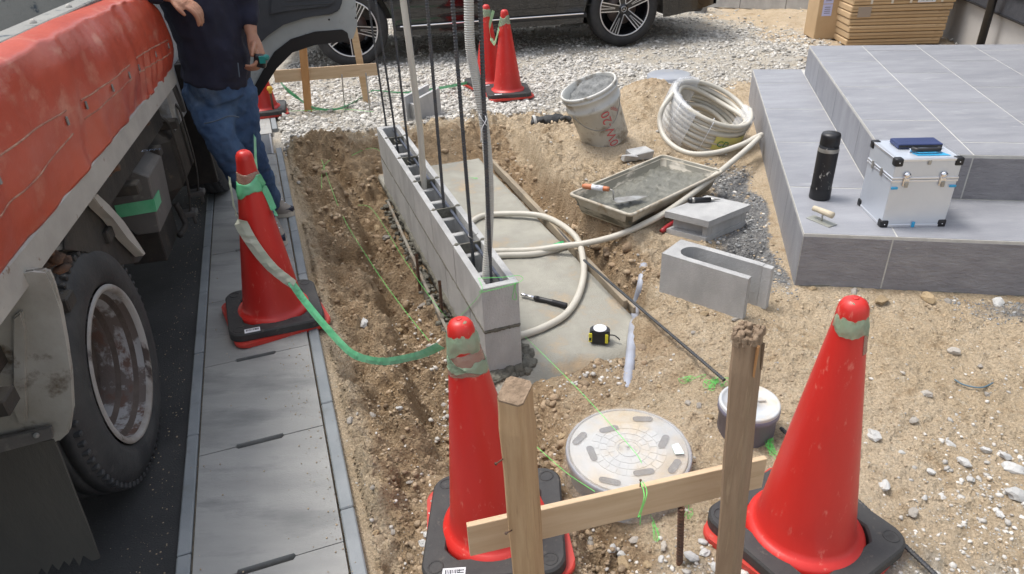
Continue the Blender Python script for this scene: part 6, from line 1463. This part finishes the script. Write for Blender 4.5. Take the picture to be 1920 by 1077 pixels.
for x in (0, WB): b = MB(); b.lathe([(.27, 0), (RW, -.02), (RW, -.2), (.27, -.22)], frame((x, CWD - .03, RW - .004), (1, 0, 0), (0, 0, -1), (0, 1, 0)), n=40); b.build('tyre', M_tyre, car)

# ---------------------------------------------------------------- PERSON
yb = 3.38
per = thing('person', 'person in navy shirt and blue jeans leaning on the red truck side', 'person', (P(522, 420).x, P(522, 420).y, 0)); PO = Vector((P(522, 420).x, P(522, 420).y, 0))
def blob(name, chains, vox, m, smooth=8, disp=None, parent=per):
    b = MB()
    for pts, rad in chains:
        pts = [Vector(p) - PO for p in pts]; n_ = 6; sp_ = spline(pts, n_); rr = []
        rad = [r if hasattr(r, '__len__') else (r, r) for r in rad]
        for i in range(len(sp_)):
            t = i / n_; k = min(int(t), len(rad) - 2); f = t - k; f = f * f * (3 - 2 * f); rr.append((rad[k][0] * (1 - f) + rad[k + 1][0] * f, rad[k][1] * (1 - f) + rad[k + 1][1] * f))
        b.tube(sp_, rr, n=18)
        for p_, r_ in ((sp_[0], rr[0]), (sp_[-1], rr[-1])): b.ball(p_, (min(r_) * .97,) * 3, None, 2)
    mods = [('REMESH', dict(mode='VOXEL', voxel_size=vox, use_smooth_shade=True)), ('SMOOTH', dict(factor=.5, iterations=smooth))]
    o = b.build(name, m, parent, mods=mods)
    if disp:
        for (typ, st, sz) in disp:
            tx = bpy.data.textures.new(name + '_folds', 'CLOUDS'); tx.noise_scale = sz; tx.noise_depth = 2
            md = o.modifiers.new('folds', 'DISPLACE'); md.texture = tx; md.strength = st; md.mid_level = .5
    return o
hipL, kneL, ankL = Yp(384, 168, yb - .02), Yp(414, 258, yb - .14), Yp(497, 408, yb - .05)
hipR, kneR, ankR = Yp(438, 168, yb + .02), Yp(458, 258, yb + .02), Yp(507, 384, yb + .20)
pel = Yp(410, 148, yb); wst = Yp(404, 100, yb); chs = Yp(378, 5, yb); nck = Yp(368, -118, yb - .03)
shL, shR = Yp(322, -62, yb - .02), Yp(444, -70, yb + .02)
elL, wrL, hdL = Yp(232, -22, yb - .35), Yp(302, -10, yb - .30), Yp(330, -2, yb - .30)
elR, wrR, hdR = Yp(462, 12, yb + .05), Yp(471, 62, yb - .02), Yp(479, 88, yb - .05)
headc = Yp(360, -190, yb - .06)
def fingers(h, d, sd, up, curl, L_=.085):
    out = []
    for k in range(4):
        base = h + sd * (.027 - .018 * k); ln = L_ * (.9, 1.0, .95, .75)[k]
        a = d; p1 = base + a * .035; p2 = p1 + (a * math.cos(curl * .5) - up * math.sin(curl * .5)) * ln * .42; p3 = p2 + (a * math.cos(curl * 1.1) - up * math.sin(curl * 1.1)) * ln * .32; p4 = p3 + (a * math.cos(curl * 1.5) - up * math.sin(curl * 1.5)) * ln * .24
        out.append(([base, p1, p2, p3, p4], [.010, .0095, .0088, .008, .0068]))
    t0 = h - d * .03 + sd * .026; t1 = t0 + sd * .022 + d * .030 - up * .006; t2 = t1 + d * .030 - up * .012 + sd * .004
    out.append(([h - d * .04 + sd * .012, t0, t1, t2], [.013, .012, .010, .008]))
    return out
camd = (Vector((0, 0, H)) - hdL).normalized()
dL = (Yp(352, 14, yb - .3) - wrL).normalized(); upL = Vector((0, -.25, 1)); upL = (upL - dL * upL.dot(dL)).normalized(); sL = dL.cross(upL)
dR = (Yp(484, 108, yb - .08) - wrR).normalized(); upR = Vector((1, .2, .1)); upR = (upR - dR * upR.dot(dR)).normalized(); sR = dR.cross(upR)
chains = [([pel, wst, chs, nck + Vector((0, 0, -.10))], [(.15, .10), (.14, .10), (.17, .11), (.07, .07)]), ([nck + Vector((0, 0, -.1)), nck, headc], [.06, .055, .06]),
    ([headc + Vector((0, 0, -.09)), headc + Vector((0, 0, .0)), headc + Vector((0, 0, .075))], [(.058, .07), (.077, .095), (.06, .075)]),
    ([hipL, kneL, ankL], [.075, .052, .036]), ([hipR, kneR, ankR], [.075, .052, .036]), ([shL, elL, wrL], [.05, .038, .027]), ([shR, elR, wrR], [.05, .038, .027]),
    ([shL, chs + Vector((0, 0, .16)), shR], [.05, .07, .05]),
    ([wrL, hdL, hdL + dL * .045], [(.026, .022), (.038, .018), (.038, .014)]), ([wrR, hdR, hdR + dR * .045], [(.024, .022), (.034, .018), (.036, .014)])]
chains += fingers(hdL + dL * .03, dL, sL, upL, .9) + fingers(hdR + dR * .03, dR, sR, -upR if 0 else upR, 1.3)
fdir = Vector((.45, -.85, -.15)).normalized(); fs_ = Vector((.88, .47, 0))
chains += [([headc + fdir * .085 + Vector((0, 0, .015)), headc + fdir * .115 + Vector((0, 0, -.022))], [.009, .013]), ([headc + fdir * .07 + Vector((0, 0, -.065)) - fs_ * .022, headc + fdir * .088 + Vector((0, 0, -.062)), headc + fdir * .07 + Vector((0, 0, -.065)) + fs_ * .022], [.008, .009, .008])]
for sg in (-1, 1): chains.append(([headc + fs_ * sg * .078 + Vector((0, 0, .018)), headc + fs_ * sg * .082 + Vector((0, 0, -.02))], [.012, .009]))
blob('body', chains, .0048, M_skin, 3)
for sg in (-1, 1): b = MB(); b.ball(headc + fdir * .078 + fs_ * sg * .03 + Vector((0, 0, .012)) - PO, .011, None, 2); b.build('eye', M_white, per)
blob('hair', [([headc + Vector((0, 0, .03)) - fdir * .02, headc + Vector((0, 0, .07)) - fdir * .01], [(.083, .095), (.066, .08)])], .008, M_hair, 3, [(0, .012, .02)])
blob('shirt', [([pel + Vector((0, 0, .0)) + Vector((-.01, 0, 0)), wst, chs, chs + Vector((-.01, 0, .16)), nck + Vector((0, 0, -.07))], [(.196, .15), (.20, .15), (.232, .155), (.21, .12), (.07, .07)]),
    ([shL, shL.lerp(elL, .6), elL, elL.lerp(wrL, .55), wrL.lerp(hdL, -.05)], [.085, .062, .052, .045, .037]), ([shR, shR.lerp(elR, .45), elR, elR.lerp(wrR, .55)], [.085, .066, .052, .042]), ([shL, chs + Vector((0, 0, .15)), shR], [.085, .10, .085])], .009, M_shirt, 5, [(0, .03, .12), (0, .012, .05)])
blob('jeans', [([pel + Vector((0, 0, .03)), pel, pel + Vector((.02, 0, -.09))], [(.178, .128), (.186, .135), (.165, .13)]), ([hipL, hipL.lerp(kneL, .5), kneL, kneL.lerp(ankL, .5), ankL + Vector((0, 0, .02))], [(.105, .11), (.094, .098), (.077, .08), (.070, .072), (.062, .064)]), ([hipR, hipR.lerp(kneR, .5), kneR, kneR.lerp(ankR, .5), ankR + Vector((0, 0, .02))], [(.105, .11), (.094, .098), (.077, .08), (.070, .072), (.062, .064)])], .0085, M_denim, 4, [(0, .020, .07), (0, .014, .028)])
def seam(pts): 
    b = MB(); b.tube(spline([p - PO for p in pts], 6), .003, n=5); b.build('seam', M_seam, per)
yf = yb - .135
seam([Yp(384, 140, yf), Yp(380, 165, yf - .02), Yp(366, 183, yf - .01)]); seam([Yp(446, 118, yf), Yp(449, 145, yf - .01)])
kd = kneL + Vector((0, -.088, .02)); seam([Yp(383, 232, kneL.y - .075), Yp(405, 227, kneL.y - .095), Yp(430, 218, kneL.y - .09), Yp(448, 220, kneL.y - .06)])
b = MB(); b.ball(Yp(394, 139, yf - .008) - PO, .008, None, 1); b.build('jeans_button', M_steel, per)
def shoe(ank, heel, toe, lab=None):
    d = (toe - heel); d.z = 0; L_ = d.length; d.normalize(); s_ = Vector((-d.y, d.x, 0)); h_ = Vector((heel.x, heel.y, 0)) - PO
    M_ = frame(h_, d, s_, (0, 0, 1)); o = thing_e = None
    b = MB()
    def foot(w, z0, z1, f0=0, f1=1):
        P_ = []
        for k in range(28):
            a = 2 * math.pi * k / 28; x = L_ / 2 + L_ / 2 * math.cos(a); yy = math.sin(a) * (.036 + .012 * max(0, math.cos(a)) - .004 * max(0, -math.cos(a))) * w; P_.append(M_ @ Vector((x, yy, z0)))
        b.prism(P_, (0, 0, z1 - z0))
    foot(1.06, .002, .030); so_ = b.build('shoe', M_sole, per)
    b = MB(); rows = []
    for i in range(15):
        f = i / 14; x = L_ * (.03 + .94 * f); hgt = .10 * (1 - sst(.25, .75, f)) + .045 * (1 - f ** 6) + .008; w = .038 + .008 * math.sin(f * 3) - .022 * f ** 8
        rows.append([M_ @ Vector((x, -w * math.cos(math.pi * j / 10) * (1 - .12 * math.sin(math.pi * j / 10)), .026 + float(hgt) * math.sin(math.pi * j / 10) ** .7)) for j in range(11)])
    b.grid(rows); b.build('upper', M_shoe, so_)
    b = MB(); rows = []
    for i in range(5):
        f = .02 + i * .05; x = L_ * f; rows.append([M_ @ Vector((x, -(.042) * math.cos(math.pi * j / 10), .028 + .05 * math.sin(math.pi * j / 10) ** .7)) for j in range(11)])
    b.grid(rows); foot_ = M_
    b.prism([M_ @ Vector((L_ * .82, -.030, .028)), M_ @ Vector((L_ * .995, -.012, .028)), M_ @ Vector((L_ * .995, .012, .028)), M_ @ Vector((L_ * .82, .030, .028))], (0, 0, .022)); b.build('toe_and_heel_panel', M_shoed, so_)
    b = MB()
    for k in range(4): b.tube([M_ @ Vector((L_ * (.42 + .09 * k), -.02, .122 - .018 * k)), M_ @ Vector((L_ * (.44 + .09 * k), .02, .124 - .018 * k))], .003, n=5)
    b.build('laces', M_white, so_)
shoe(ankR, Yp(497, 396, 3.66) * 1, P(553, 404)); shoe(ankL, P(498, 428), P(534, 462))
dv = hdR + dR * .06
dev = thing('tape_measure', 'small dark and teal tape measure held in the hand of the person', 'tape measure', dv)
b = MB(); b.box((.012, -.02, 0), (.055, .04, .058), bev=.010, seg=2, M=Matrix.Rotation(.3, 4, 'Y')); b.build('case', M_blk, dev)
b = MB(); b.box((.028, -.042, .004), (.028, .006, .034), bev=.002); b.build('teal_face', M_teal, dev)
b = MB(); b.lathe([(.0005, .012), (.012, .012), (.014, .0)], axisM((.042, -.03, .012), (1, -.6, .1)), n=14); b.build('teal_knob', M_teal, dev)
